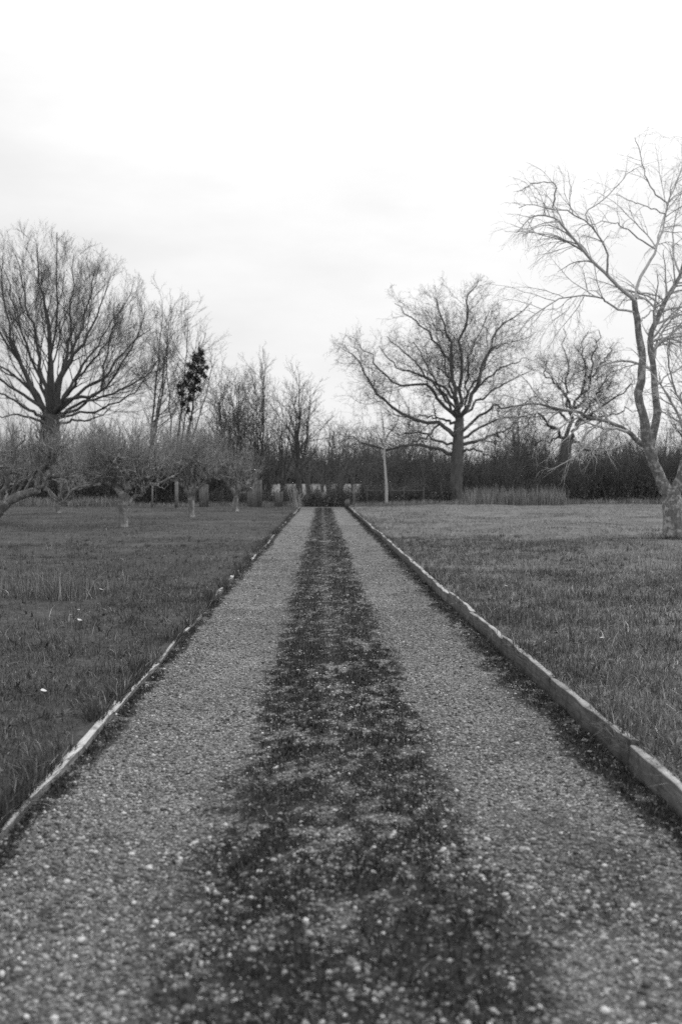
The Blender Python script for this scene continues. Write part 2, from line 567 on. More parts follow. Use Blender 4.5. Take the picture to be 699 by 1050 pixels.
def lawn_grass(name, side, seed, mat):
    rng = np.random.default_rng(seed)
    zf = z_left if side < 0 else z_right
    xin = 1.43 if side < 0 else 1.64
    parts = []
    bands = [(2.6, 6, 5200, 1.0, 2), (6, 10, 4200, 1.0, 2), (10, 16, 2300, 1.25, 2), (16, 26, 800, 1.8, 1), (26, 42, 260, 2.9, 1), (42, 66, 80, 4.2, 1)]
    for y0, y1, dens, ws, seg in bands:
        lim = lambda y: np.maximum(y * 0.41 + 0.9, xin + 0.3)
        x, y = scatter(rng, y0, y1, lambda y: y * 0 + xin, lim, dens)
        x = x * side
        cl = fbm(x * 1.6, y * 1.3, seed + 3, 4)
        big = fbm(x * 0.5, y * 0.35, seed + 8, 3)
        keep = rng.random(len(x)) < 0.6 + 0.6 * sstep(0.3, 0.62, cl)
        x, y, cl, big = x[keep], y[keep], cl[keep], big[keep]
        d = np.abs(x) - xin
        fine = fbm(x * 6.5, y * 6.0, seed + 31, 3)
        h = (0.013 + 0.024 * sstep(0.35, 0.75, cl) + 0.035 * sstep(0.45, 0.72, fine) + 0.015 * sstep(.4, .7, big)) * rng.uniform(0.5, 1.4, len(x))
        if side > 0:
            rough = 1 - sstep(1.0, 3.5, d)
            h *= 1 + 0.55 * rough
        edge = 1 - sstep(0.0, 0.22, d)
        h *= 1 + (0.9 if side < 0 else 0.5) * edge * sstep(0.35, 0.6, fbm(x, y * 1.4, seed + 12, 2))
        h *= 1 + 0.25 * (ws - 1) * 0.3
        w = rng.uniform(0.003, 0.0062, len(x)) * ws
        parts.append(blade_verts(rng, x, y, zf(x, y) - 0.006, h, w, 0.95, seg))
    # long pale strands of dead grass lying in the sward
    x, y = scatter(rng, 3, 24, lambda y: y * 0 + xin + .14, lambda y: np.maximum(y * 0.41 + 0.9, xin + .3), 150 if side > 0 else 45)
    x = x * side
    parts.append(blade_verts(rng, x, y, zf(x, y), rng.uniform(0.06, 0.19, len(x)), rng.uniform(0.003, 0.007, len(x)), 0.95, 2))
    if side < 0:
        y = rng.uniform(8.5, 19, 5200); x = -1.9 - np.abs(rng.normal(0, 2.2, 5200))
        k = rng.random(5200) < sstep(.42, .62, fbm(x * .9, y * .6, 77, 3))
        x, y = x[k], y[k]
        parts.append(blade_verts(rng, x, y, zf(x, y), rng.uniform(0.05, 0.2, len(x)), rng.uniform(0.003, 0.006, len(x)), 0.55, 2))
    # separate clumps of coarser grass
    nt_ = 4200 if side > 0 else 1500
    ty = 2.5 + 23 * rng.random(nt_) ** 1.3
    td = (3.8 if side > 0 else 7) * rng.random(nt_) ** 1.2
    tx = xin + td
    kk = vnoise(tx * 1.1, ty * .8, seed + 60) > .38
    tx, ty = tx[kk], ty[kk]
    nb = 16
    th = np.repeat(rng.uniform(.03, .095, len(tx)), nb)
    tr = np.repeat(rng.uniform(.012, .05, len(tx)), nb)
    x = (np.repeat(tx, nb) + rng.normal(0, 1, len(th)) * tr) * side; y = np.repeat(ty, nb) + rng.normal(0, 1, len(th)) * tr
    k = np.abs(x) > xin
    x, y, th = x[k], y[k], th[k]
    parts.append(blade_verts(rng, x, y, zf(x, y) - .004, th * rng.uniform(.5, 1.3, len(x)), rng.uniform(.004, .008, len(x)) * (1 + y / 40), .85, 2))
    # grass leaning over the edging boards
    y = 2 + 45 * rng.random(36000 if side < 0 else 14000) ** 1.5
    x = xin - rng.uniform(-0.03, 0.075, len(y)) if side < 0 else xin + rng.uniform(-.03, 0.06, len(y))
    cl = fbm(y * 1.7, y * 0 + 3, seed + 40, 3)
    k = rng.random(len(y)) < (sstep(0.4, 0.56, cl) if side < 0 else sstep(.46, .68, cl))
    x, y, cl = x[k] * side, y[k], cl[k]
    parts.append(blade_verts(rng, x, y, zf(x, y) - 0.03, rng.uniform(0.05, 0.15, len(x)) * (0.5 + cl), rng.uniform(0.004, 0.009, len(x)), 0.6, 2))
    V, F = merge(parts)
    return tag(mesh_obj(name, V, F, mat), kind='stuff')


tag(lawn_grass('grass', -1, 101, M['grass_left']), 'short dull grass of the lawn left of the drive', 'grass')
tag(lawn_grass('grass', 1, 202, M['grass_right']), 'rough tufted grass of the lawn right of the drive', 'grass')

# moss and short grass growing on the drive
rng = np.random.default_rng(7)
parts = []
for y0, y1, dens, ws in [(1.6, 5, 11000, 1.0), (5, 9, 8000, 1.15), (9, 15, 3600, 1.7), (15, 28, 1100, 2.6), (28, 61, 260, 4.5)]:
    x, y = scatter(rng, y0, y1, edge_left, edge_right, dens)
    m_ = moss_vignette(x, y)
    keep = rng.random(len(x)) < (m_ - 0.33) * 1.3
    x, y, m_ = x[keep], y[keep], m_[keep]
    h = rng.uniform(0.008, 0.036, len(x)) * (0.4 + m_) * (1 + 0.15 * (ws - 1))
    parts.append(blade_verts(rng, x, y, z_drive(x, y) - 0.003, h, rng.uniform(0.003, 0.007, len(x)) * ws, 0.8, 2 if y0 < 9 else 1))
x, y = scatter(rng, 2, 16, edge_left, edge_right, 60)
k = (moss_vignette(x, y) > 0.45) & (x > XL + .2) & (x < XR - .25)
x, y = x[k], y[k]
parts.append(blade_verts(rng, x, y, z_drive(x, y), rng.uniform(0.03, 0.09, len(x)), rng.uniform(0.002, 0.005, len(x)), 1.05, 2))
V, F = merge(parts)
tag(mesh_obj('moss', V, F, M['moss']), 'dark moss and weeds on the crown and margins of the drive', 'moss', kind='stuff')

# loose gravel
ICO_V = None
def ico():
    t = (1 + 5 ** 0.5) / 2
    v = np.array([(-1, t, 0), (1, t, 0), (-1, -t, 0), (1, -t, 0), (0, -1, t), (0, 1, t), (0, -1, -t), (0, 1, -t), (t, 0, -1), (t, 0, 1), (-t, 0, -1), (-t, 0, 1)], float)
    v /= np.linalg.norm(v[0])
    f = np.array([(0, 11, 5), (0, 5, 1), (0, 1, 7), (0, 7, 10), (0, 10, 11), (1, 5, 9), (5, 11, 4), (11, 10, 2), (10, 7, 6), (7, 1, 8), (3, 9, 4), (3, 4, 2), (3, 2, 6), (3, 6, 8), (3, 8, 9), (4, 9, 5), (2, 4, 11), (6, 2, 10), (8, 6, 7), (9, 8, 1)])
    return v, f


OCT_V = np.array([(1, 0, 0), (-1, 0, 0), (0, 1, 0), (0, -1, 0), (0, 0, 1), (0, 0, -1)], float)
OCT_F = np.array([(0, 2, 4), (2, 1, 4), (1, 3, 4), (3, 0, 4), (2, 0, 5), (1, 2, 5), (3, 1, 5), (0, 3, 5)])


def stones(rng, x, y, z, r, base):
    bv, bf = base
    n, k = len(x), len(bv)
    P = bv[None] * (1 + rng.normal(0, 0.16, (n, k, 1)))
    P = P * np.stack([rng.uniform(0.75, 1.35, n), rng.uniform(0.75, 1.2, n), rng.uniform(0.45, 0.8, n)], -1)[:, None, :]
    a = rng.uniform(0, 2 * math.pi, n); ca, sa = np.cos(a)[:, None], np.sin(a)[:, None]
    t = rng.normal(0, 0.3, n); ct, st = np.cos(t)[:, None], np.sin(t)[:, None]
    X, Y_, Z = P[..., 0], P[..., 1], P[..., 2]
    Y_, Z = Y_ * ct - Z * st, Y_ * st + Z * ct
    X, Y_ = X * ca - Y_ * sa, X * sa + Y_ * ca
    P = np.stack([X, Y_, Z], -1) * r[:, None, None]
    P += np.stack([x, y, z + r * 0.2], -1)[:, None, :]
    F = bf[None] + (np.arange(n) * k)[:, None, None]
    return P.reshape(-1, 3), [F.reshape(-1, 3)]


rng = np.random.default_rng(11)
parts = []
for y0, y1, dens, rs, base in [(1.7, 4.2, 8500, 1.0, ico()), (4.2, 7.5, 8000, 0.95, (OCT_V, OCT_F)), (7.5, 12, 4600, 0.95, (OCT_V, OCT_F)), (12, 20, 1700, 1.1, (OCT_V, OCT_F)), (20, 36, 300, 1.5, (OCT_V, OCT_F))]:
    x, y = scatter(rng, y0, y1, edge_left, edge_right, dens)
    m_ = moss_vignette(x, y)
    comp = 0.45 + 0.65 * sstep(0.35, 0.6, fbm(x * 1.7, y * 0.9, 57, 4))      # loose drifts and trodden places
    keep = rng.random(len(x)) < np.clip(1.1 - 0.95 * m_, 0.3, 1) * comp
    x, y = x[keep], y[keep]
    r = np.clip(rng.lognormal(math.log(0.0047), 0.52, len(x)), 0.002, 0.0155) * rs
    parts.append(stones(rng, x, y, z_drive(x, y), r, base))
V, F = merge(parts)
tag(mesh_obj('gravel', V, F, M['stone']), 'loose pale gravel scattered over the wheel tracks of the drive', 'gravel', kind='stuff')

# ------------------------------------------------------------------ tree machinery
def catmull(pts, n):
    pts = np.asarray(pts, float)
    m = len(pts)
    if m == 2:
        t = np.linspace(0, 1, n)[:, None]
        return pts[0] * (1 - t) + pts[1] * t
    ext = np.concatenate([[2 * pts[0] - pts[1]], pts, [2 * pts[-1] - pts[-2]]])
    out = []
    for t in np.linspace(0, m - 1 - 1e-6, n):
        i = int(t); f = t - i
        p0, p1, p2, p3 = ext[i:i + 4]
        out.append(0.5 * (2 * p1 + (p2 - p0) * f + (2 * p0 - 5 * p1 + 4 * p2 - p3) * f * f + (3 * p1 - p0 - 3 * p2 + p3) * f ** 3))
    return np.array(out)


def unit(v):
    return v / np.maximum(np.linalg.norm(v, axis=-1, keepdims=True), 1e-9)


def tubes(P, R, s):
    """P (k,n,3), R (k,n) -> verts and quads of k tapered tubes with s sides."""
    k, n, _ = P.shape
    T = unit(np.gradient(P, axis=1))
    chord = unit(P[:, -1] - P[:, 0])
    ref = np.where(np.abs(chord[:, 2:3]) > 0.8, np.array([[1.0, 0.13, 0]]), np.array([[0.1, 0.05, 1.0]]))
    A = unit(np.cross(T, ref[:, None, :]))
    B = np.cross(T, A)
    th = np.linspace(0, 2 * math.pi, s, endpoint=False)
    ring = A[:, :, None, :] * np.cos(th)[None, None, :, None] + B[:, :, None, :] * np.sin(th)[None, None, :, None]
    V = P[:, :, None, :] + ring * R[:, :, None, None]
    idx = (np.arange(k)[:, None, None] * n + np.arange(n - 1)[None, :, None]) * s
    j = np.arange(s)[None, None, :]; j2 = (j + 1) % s
    F = np.stack([idx + j, idx + j2, idx + s + j2, idx + s + j], -1).reshape(-1, 4)
    parts = [F]
    if s >= 3:
        tipq = ((np.arange(k) * n + n - 1) * s)[:, None] + np.arange(s)[None, :]
        parts.append(tipq)
    return V.reshape(-1, 3), parts


def spawn(rng, P, R, dens, t0, t1, ang, lr, n, wig, up, rr, lmin=0.05, lmax=99, up0=0.0, rtip=0.25, rmin=0.0015, env=None, count=None, taper_t=0.6, tb=1.0):
    k, N, _ = P.shape
    L = np.linalg.norm(np.diff(P, axis=1), axis=-1).sum(1)
    cnt = np.maximum(1, np.round(L * dens * rng.uniform(0.8, 1.2, k))).astype(int) if count is None else np.full(k, count)
    idx = np.repeat(np.arange(k), cnt)
    m = len(idx)
    within = np.arange(m) - np.repeat(np.cumsum(cnt) - cnt, cnt)
    t = t0 + (t1 - t0) * ((within + rng.random(m)) / np.repeat(cnt, cnt)) ** tb
    f = np.clip(t, 0, 0.9999) * (N - 1)
    i = f.astype(int); fr = (f - i)[:, None]
    base = P[idx, i] * (1 - fr) + P[idx, i + 1] * fr
    rad = R[idx, i] * (1 - fr[:, 0]) + R[idx, i + 1] * fr[:, 0]
    tan = unit(P[idx, i + 1] - P[idx, i])
    v = rng.normal(0, 1, (m, 3))
    v = unit(v - (v * tan).sum(-1, keepdims=True) * tan)
    a = rng.uniform(ang[0], ang[1], m)[:, None]
    d = np.cos(a) * tan + np.sin(a) * v
    d[:, 2] += up0
    d = unit(d)
    ln = np.clip(L[idx] * lr * (1.1 - taper_t * t) * rng.uniform(0.55, 1.25, m), lmin, lmax)
    Q = np.empty((m, n, 3)); Q[:, 0] = base
    for s in range(1, n):
        d = d + rng.normal(0, wig, (m, 3))
        d[:, 2] += up
        d = unit(d)
        Q[:, s] = Q[:, s - 1] + d * (ln / (n - 1))[:, None]
    keep = np.ones(m, bool)
    if env is not None:
        for _ in range(4):
            out = ~env(Q[:, -1])
            Q[out] = Q[out][:, :1] + (Q[out] - Q[out][:, :1]) * 0.65
        keep = env(Q[:, -1])
    r0 = np.maximum(np.minimum(rad * rr, rad * 0.9), rmin)
    Rr = np.maximum(r0[:, None] * np.linspace(1, rtip, n)[None, :], rmin * 0.6)
    return Q[keep], Rr[keep]


def traced(path, Y, w0, w1, dy=0.0, n=16, rng=None, wob=0.0, y_start=0.0):
    """limb traced through photograph pixels: its own depth runs from Y+y_start to Y+dy."""
    m = len(path)
    acc = np.concatenate([[0], np.cumsum([math.dist(path[i], path[i + 1]) for i in range(m - 1)])])
    acc = acc / acc[-1]
    pts = [pix(u, v, Y + y_start + (dy - y_start) * acc[i]) for i, (u, v) in enumerate(path)]
    P = catmull(pts, n)
    if rng is not None and wob:
        P[1:] += rng.normal(0, wob, (n - 1, 3)) * np.array([1, 1, 1])
    R = np.linspace(w0, w1, n) * Y / FPX / 2
    return P, R


def build_tree(name, label, cat, base, parts, group=None):
    """parts: list of (part name, [(P, R, sides)...], material, part label)."""
    root = empty(name, base)
    tag(root, label, cat, group)
    b = np.asarray(base, float)
    for pn, batches, mat in parts:
        mp = []
        for P, R, s in batches:
            if P.ndim == 2: P, R = P[None], R[None]
            if len(P): mp.append(tubes(P - b, R, s))
        if not mp: continue
        V, F = merge(mp)
        mesh_obj(pn, V, F, mat, root, smooth=True)
    return root


def stack(limbs):
    return np.stack([p for p, r in limbs]), np.stack([r for p, r in limbs])


def trunk_mesh(P, R, rng, flare=1.6, rough=0.08):
    R = R * (1 + rng.normal(0, rough, len(R)))
    R[0] *= flare; R[1] *= 1 + (flare - 1) * 0.35
    return P, R


def ell(c, r):
    c = np.array(c); r = np.array(r)
    return lambda p: (((p - c) / r) ** 2).sum(-1) < 1


# ------------------------------------------------------------------ the pale forked tree on the right lawn
rng = np.random.default_rng(5)
Y0 = 24.6
b0 = pix(691, 553, Y0); b0[2] = float(z_right(b0[0], b0[1])) - 0.04
TP, TR = traced([(691, 553), (690.5, 545), (690, 530), (689, 515), (687, 502)], Y0, 23, 19, n=14)
TP[0] = b0
TP, TR = trunk_mesh(TP, TR, rng, 1.5, 0.03)
L = lambda path, w0, w1, dy=0.0, ys=0.0, n=16: traced(path, Y0, w0, w1, dy, n, rng, 0.017, ys)
left_stem = L([(686, 512), (683, 503), (676, 488), (670, 473), (664, 458), (661, 440), (657, 420), (655, 400), (658, 380), (657, 360), (655, 345), (652, 325), (649, 307)], 13, 5.6, -0.2, 0, 22)
mid_stem = L([(666, 462), (671, 440), (674, 420), (671, 400), (670, 380), (667, 360), (667, 342), (676, 325), (681, 309), (689, 296), (697, 281), (704, 262), (712, 240), (722, 205)], 8.5, 2.5, 1.2, 0, 22)
right_stem = L([(690, 512), (693, 498), (699, 484), (707, 462), (716, 436), (722, 400), (735, 360), (742, 320), (760, 270)], 13, 3, -1.0, 0, 18)
low_limb = L([(664, 462), (655, 454), (645, 444), (636, 437), (622, 433), (606, 429), (592, 424), (575, 418), (555, 414), (540, 414), (527, 418), (515, 424)], 6.5, 1.2, -2.0, 0, 20)
low_b = L([(643, 442), (632, 440), (615, 438), (600, 432), (588, 424)], 3.2, 1.2, -1.4, -0.6)
low_c = L([(650, 448), (640, 455), (625, 460), (605, 461), (592, 455)], 2.2, 1.0, -0.5, -.2)
A = L([(650, 308), (640, 299), (625, 284), (610, 270), (594, 253), (579, 232), (569, 225), (553, 220), (540, 226), (530, 240)], 5.2, 0.9, -1.8, -0.2, 20)
B = L([(623, 283), (622, 273), (622, 260), (615, 245), (602, 229), (584, 218), (566, 213), (548, 211), (531, 212)], 3, 0.8, -2.6, -1.0, 18)
C = L([(651, 306), (656, 284), (666, 268), (671, 255), (677, 240), (681, 220), (684, 208), (692, 191), (698, 168), (700, 140)], 4.2, 0.8, 1.2, -0.2, 18)
C2 = L([(684, 208), (671, 197), (660, 176), (656, 156), (650, 140)], 1.8, 0.7, 0.4, 0.9)
Dl = L([(671, 255), (653, 244), (638, 232), (630, 229), (615, 227), (602, 232)], 2.2, 0.7, -1.0, .3)
E = L([(650, 320), (633, 317), (622, 310), (616, 305), (592, 304), (566, 309), (546, 325), (528, 342), (515, 360)], 3, 0.8, -2.4, -.2, 18)
C3 = L([(681, 219), (663, 212), (648, 207), (632, 200)], 1.6, 0.6, 1.6, .8)
B2 = L([(566, 213), (569, 190), (548, 188), (530, 196)], 1.5, 0.6, -3.2, -2.4)
B3 = L([(602, 229), (602, 217), (622, 202), (640, 182), (656, 170)], 1.4, 0.6, -1.5, -2)
X1 = L([(653, 299), (668, 302), (679, 307)], 2, 1.8, 0.5, -.2)
X2 = L([(655, 330), (664, 322), (676, 312)], 1.8, 1.2, 0.6, -.2)
G1 = L([(697, 281), (690, 262), (690, 235), (697, 205), (702, 180)], 2.2, 0.7, 2.4, .9)
G2 = L([(669, 400), (690, 380), (715, 372), (745, 380)], 2.0, 0.8, 2.4, .3)
G3 = L([(716, 436), (700, 415), (690, 395), (684, 365), (690, 335)], 3, 0.8, -2.6, -.4)
limbs = [low_limb, A, B, C, Dl, E]
minor = [low_b, low_c, C2, C3, B2, B3, X1, X2, G1, G2, G3]
allp = []
for P, R in [low_limb, A, B, C, Dl, E, low_b, low_c, C2, C3, B2, B3, G1, G2, G3, mid_stem, right_stem]:
    P2 = catmull(P, 16); R2 = np.interp(np.linspace(0, 1, 16), np.linspace(0, 1, len(R)), R)
    allp.append((P2, R2))
AP, AR = stack(allp)
l2 = spawn(rng, AP, AR, 4.2, 0.3, 1.0, (0.4, 1.1), 0.42, 10, 0.13, -0.07, 0.5, 0.4, 2.3, up0=0.2, rmin=0.0045)
l3 = spawn(rng, *l2, 5.0, 0.12, 1.0, (0.4, 1.0), 0.5, 7, 0.14, -0.09, 0.6, 0.2, 1.1, rmin=0.0035)
l4 = spawn(rng, *l3, 6.0, 0.15, 1.0, (0.3, 0.9), 0.6, 4, 0.14, -0.08, 0.7, 0.12, 0.5, rmin=0.0025)
lichen_tree = build_tree('forked_tree', 'pale lichen spotted forked tree standing on the right lawn with drooping bare branches', 'tree', b0,
    [('trunk', [(TP, TR, 16)], M['bark_lichen'])]
    + [('limb', [(p, r * (1 + rng.normal(0, 0.05, len(r))), 10)], M['bark_lichen']) for p, r in (left_stem, mid_stem, right_stem)]
    + [('limb', [(p, r * .82, 8)], M['twig_lichen_glare'] if k_ else M['bark_lichen']) for k_, (p, r) in enumerate(limbs)]
    + [('crown', [(p, r, 6) for p, r in minor] + [(*l2, 4), (*l3, 3), (*l4, 3)], M['twig_lichen_glare'])])

# ------------------------------------------------------------------ the great oak right of the drive end
rng = np.random.default_rng(8)
Y0 = 65.0
b0 = pix(467, 518, Y0); b0[2] = float(z_right(b0[0], b0[1])) - 0.1
TP, TR = traced([(467, 519), (467, 505), (468, 485), (469, 460), (470, 440), (471, 428)], Y0, 16, 8.5, n=16)
TP[0] = b0
TP, TR = trunk_mesh(TP, TR, rng, 1.4, 0.04)
L = lambda path, w0, w1, dy=0.0, ys=0.0, n=16: traced(path, Y0, w0, w1, dy, n, rng, 0.082, ys)
main = [
    L([(470, 430), (468, 408), (465, 378), (461, 349), (452, 325), (446, 305)], 6.0, 0.7, 1),
    L([(470, 432), (471, 400), (471, 362), (478, 326), (481, 303), (490, 288)], 4.4, 0.7, -2),
    L([(471, 432), (475, 425), (486, 402), (491, 382), (501, 359), (508, 342), (524, 326), (547, 310)], 5.6, 0.7, 1.5),
    L([(472, 444), (494, 423), (511, 415), (534, 416), (548, 406)], 3.4, 0.7, -2.5),
    L([(472, 457), (490, 450), (508, 446), (520, 438), (536, 432)], 4.0, 0.7, 3),
    L([(469, 448), (458, 442), (452, 434), (429, 431), (406, 420), (392, 408), (379, 392), (366, 369), (352, 357)], 5.2, 0.7, -2),
    L([(470, 430), (455, 415), (442, 398), (432, 392), (406, 393), (392, 379), (379, 365), (368, 352)], 4.0, 0.7, -3.5),
    L([(468, 410), (450, 394), (422, 382), (402, 371), (388, 355)], 3.2, 0.7, 3),
    L([(466, 378), (452, 360), (439, 339), (420, 326), (405, 312)], 2.8, 0.7, -2),
    L([(468, 466), (452, 462), (439, 459), (416, 457), (399, 461), (380, 456), (363, 451), (345, 444)], 4.4, 0.7, 1.5),
    L([(466, 433), (450, 430), (436, 427), (424, 428)], 3.0, 0.7, 2.5),
    L([(452, 434), (440, 446), (425, 454), (412, 460), (404, 470)], 2.4, 0.7, -4),
    L([(486, 402), (500, 386), (520, 374), (540, 366)], 2.7, 0.7, -2),
    L([(501, 359), (512, 356), (530, 350), (548, 342)], 1.9, 0.7, 3),
    L([(470, 420), (462, 400), (458, 380), (450, 350), (436, 320)], 3.2, 0.7, 5),
    L([(470, 420), (482, 400), (500, 370), (510, 330)], 3.2, 0.7, 5.5),
    L([(470, 430), (478, 410), (480, 370), (500, 320)], 3.2, 0.7, -5),
    L([(472, 450), (495, 436), (520, 428), (545, 430), (562, 424)], 3.2, 0.7, 2),
    L([(472, 462), (488, 462), (506, 468), (522, 466)], 2.6, 0.7, -3),
    L([(468, 455), (450, 452), (430, 444), (410, 444), (390, 436)], 3, 0.7, 4),
    L([(470, 430), (452, 405), (425, 372), (396, 345)], 3.4, 0.7, -1),
    L([(471, 430), (490, 412), (518, 392), (545, 380)], 3.4, 0.7, 4),
    L([(470, 430), (460, 410), (440, 380), (425, 350)], 3.2, 0.7, -5.5),
]
AP, AR = stack(main)
cen = pix(452, 400, Y0)
env = lambda p: ((p[:, 0] - cen[0]) / 8.1) ** 2 + ((p[:, 1] - Y0) / 8.1) ** 2 + (np.where(p[:, 2] > cen[2], (p[:, 2] - cen[2]) / 7.7, (p[:, 2] - cen[2]) / 5.3)) ** 2 < 1
l2 = spawn(rng, AP, AR, 2.1, 0.25, 1.0, (0.4, 1.0), 0.42, 10, 0.24, 0.05, 0.3, 1.0, 4.0, up0=0.15, rmin=0.011, env=env)
l3 = spawn(rng, *l2, 3.3, 0.15, 1.0, (0.4, 1.0), 0.5, 7, 0.26, 0.05, 0.5, 0.5, 2.1, rmin=0.0075, env=env)
l4 = spawn(rng, *l3, 4.6, 0.15, 1.0, (0.4, 1.0), 0.6, 5, 0.24, 0.04, 0.6, 0.3, 1.0, rmin=0.006, env=env)
l4b = spawn(rng, *l4, 4.0, 0.2, 1.0, (0.3, 0.9), 0.6, 3, 0.2, 0.02, 0.7, 0.2, 0.5, rmin=0.0045, env=env)
ep = spawn(rng, TP[None], TR[None], 0, 0.3, 1, (.7, 1.4), .2, 8, .3, .06, .12, .5, 2.0, up0=.2, rmin=.014, count=46)
ep2 = spawn(rng, *ep, 5, .1, 1, (.3, .9), .5, 4, .25, .05, .6, .2, .8, rmin=.007)
build_tree('oak_tree', 'great bare oak with spreading horizontal limbs and thick dark trunk right of the drive end', 'tree', b0,
    [('trunk', [(TP, TR, 14)], M['bark_oak'])]
    + [('limb', [(p, r, 7)], M['bark_oak']) for p, r in main]
    + [('crown', [(*ep, 3), (*ep2, 3), (*l2, 4), (*l3, 3), (*l4, 3), (*l4b, 3)], M['bark_oak'])])

# ------------------------------------------------------------------ the second oak, gnarled, behind the hedge
rng = np.random.default_rng(9)
Y0 = 72.0
b0 = pix(578, 517, Y0); b0[2] = float(z_field(b0[0], b0[1])) - 0.1
TP, TR = traced([(577, 518), (577, 500), (578, 480), (579, 463), (581, 452)], Y0, 15, 11.5, n=12)
TP[0] = b0
TP, TR = trunk_mesh(TP, TR, rng, 1.3, 0.04)
L = lambda path, w0, w1, dy=0.0, ys=0.0, n=16: traced(path, Y0, w0, w1, dy, n, rng, 0.1, ys)
main = [
    L([(580, 456), (575, 448), (563, 435), (553, 425), (545, 428), (538, 440)], 4.2, 0.7, -2),
    L([(581, 455), (583, 432), (587, 417), (597, 399), (602, 379), (596, 362), (600, 340)], 4.7, 0.7, 1),
    L([(582, 455), (586, 445), (592, 432), (607, 427), (620, 415), (643, 399), (650, 385)], 4.2, 0.7, -2),
    L([(592, 434), (610, 428), (628, 425), (640, 420), (652, 422)], 2.7, 0.7, 2),
    L([(584, 455), (590, 452), (599, 459), (612, 461), (625, 461), (645, 455)], 3.1, 0.7, 2),
    L([(583, 432), (570, 420), (556, 412), (545, 400)], 3.0, 0.7, 1),
    L([(586, 420), (575, 400), (562, 385), (556, 370)], 3.0, 0.7, -2),
    L([(600, 390), (612, 378), (622, 365), (630, 352)], 2.5, 0.7, 3),
    L([(590, 436), (606, 412), (618, 395), (632, 375)], 3.0, 0.7, 4),
    L([(585, 425), (580, 400), (582, 370), (577, 338)], 3.0, 0.7, 5),
    L([(585, 425), (600, 405), (608, 368), (614, 338)], 3.0, 0.7, -5),
    L([(578, 450), (565, 450), (550, 455), (540, 450)], 2.5, 0.7, 3),
]
AP, AR = stack(main)
cen = pix(596, 420, Y0)
env = lambda p: ((p[:, 0] - cen[0]) / 5.7) ** 2 + ((p[:, 1] - Y0) / 6) ** 2 + (np.where(p[:, 2] > cen[2], (p[:, 2] - cen[2]) / 6.9, (p[:, 2] - cen[2]) / 3.6)) ** 2 < 1
l2 = spawn(rng, AP, AR, 1.9, 0.25, 1.0, (0.4, 1.1), 0.55, 10, 0.36, 0.08, 0.36, 0.8, 3.8, rmin=0.015, env=env)
l3 = spawn(rng, *l2, 3.2, 0.15, 1.0, (0.4, 1.1), 0.5, 7, 0.36, 0.06, 0.5, 0.4, 1.5, rmin=0.01, env=env)
l4 = spawn(rng, *l3, 4.6, 0.15, 1.0, (0.4, 1.0), 0.6, 4, 0.3, 0.04, 0.6, 0.25, 0.8, rmin=0.0065, env=env)
l4b = spawn(rng, *l4, 4.0, 0.2, 1.0, (0.3, 0.9), 0.6, 3, 0.2, 0.02, 0.7, 0.15, 0.45, rmin=0.0045, env=env)
build_tree('oak_tree', 'gnarled bare oak with twisting limbs rising behind the hedge beside the forked pale tree', 'tree', b0,
    [('trunk', [(TP, TR, 12)], M['bark_oak'])]
    + [('limb', [(p, r, 7)], M['bark_oak']) for p, r in main]
    + [('crown', [(*l2, 4), (*l3, 3), (*l4, 3), (*l4b, 3)], M['bark_oak'])])

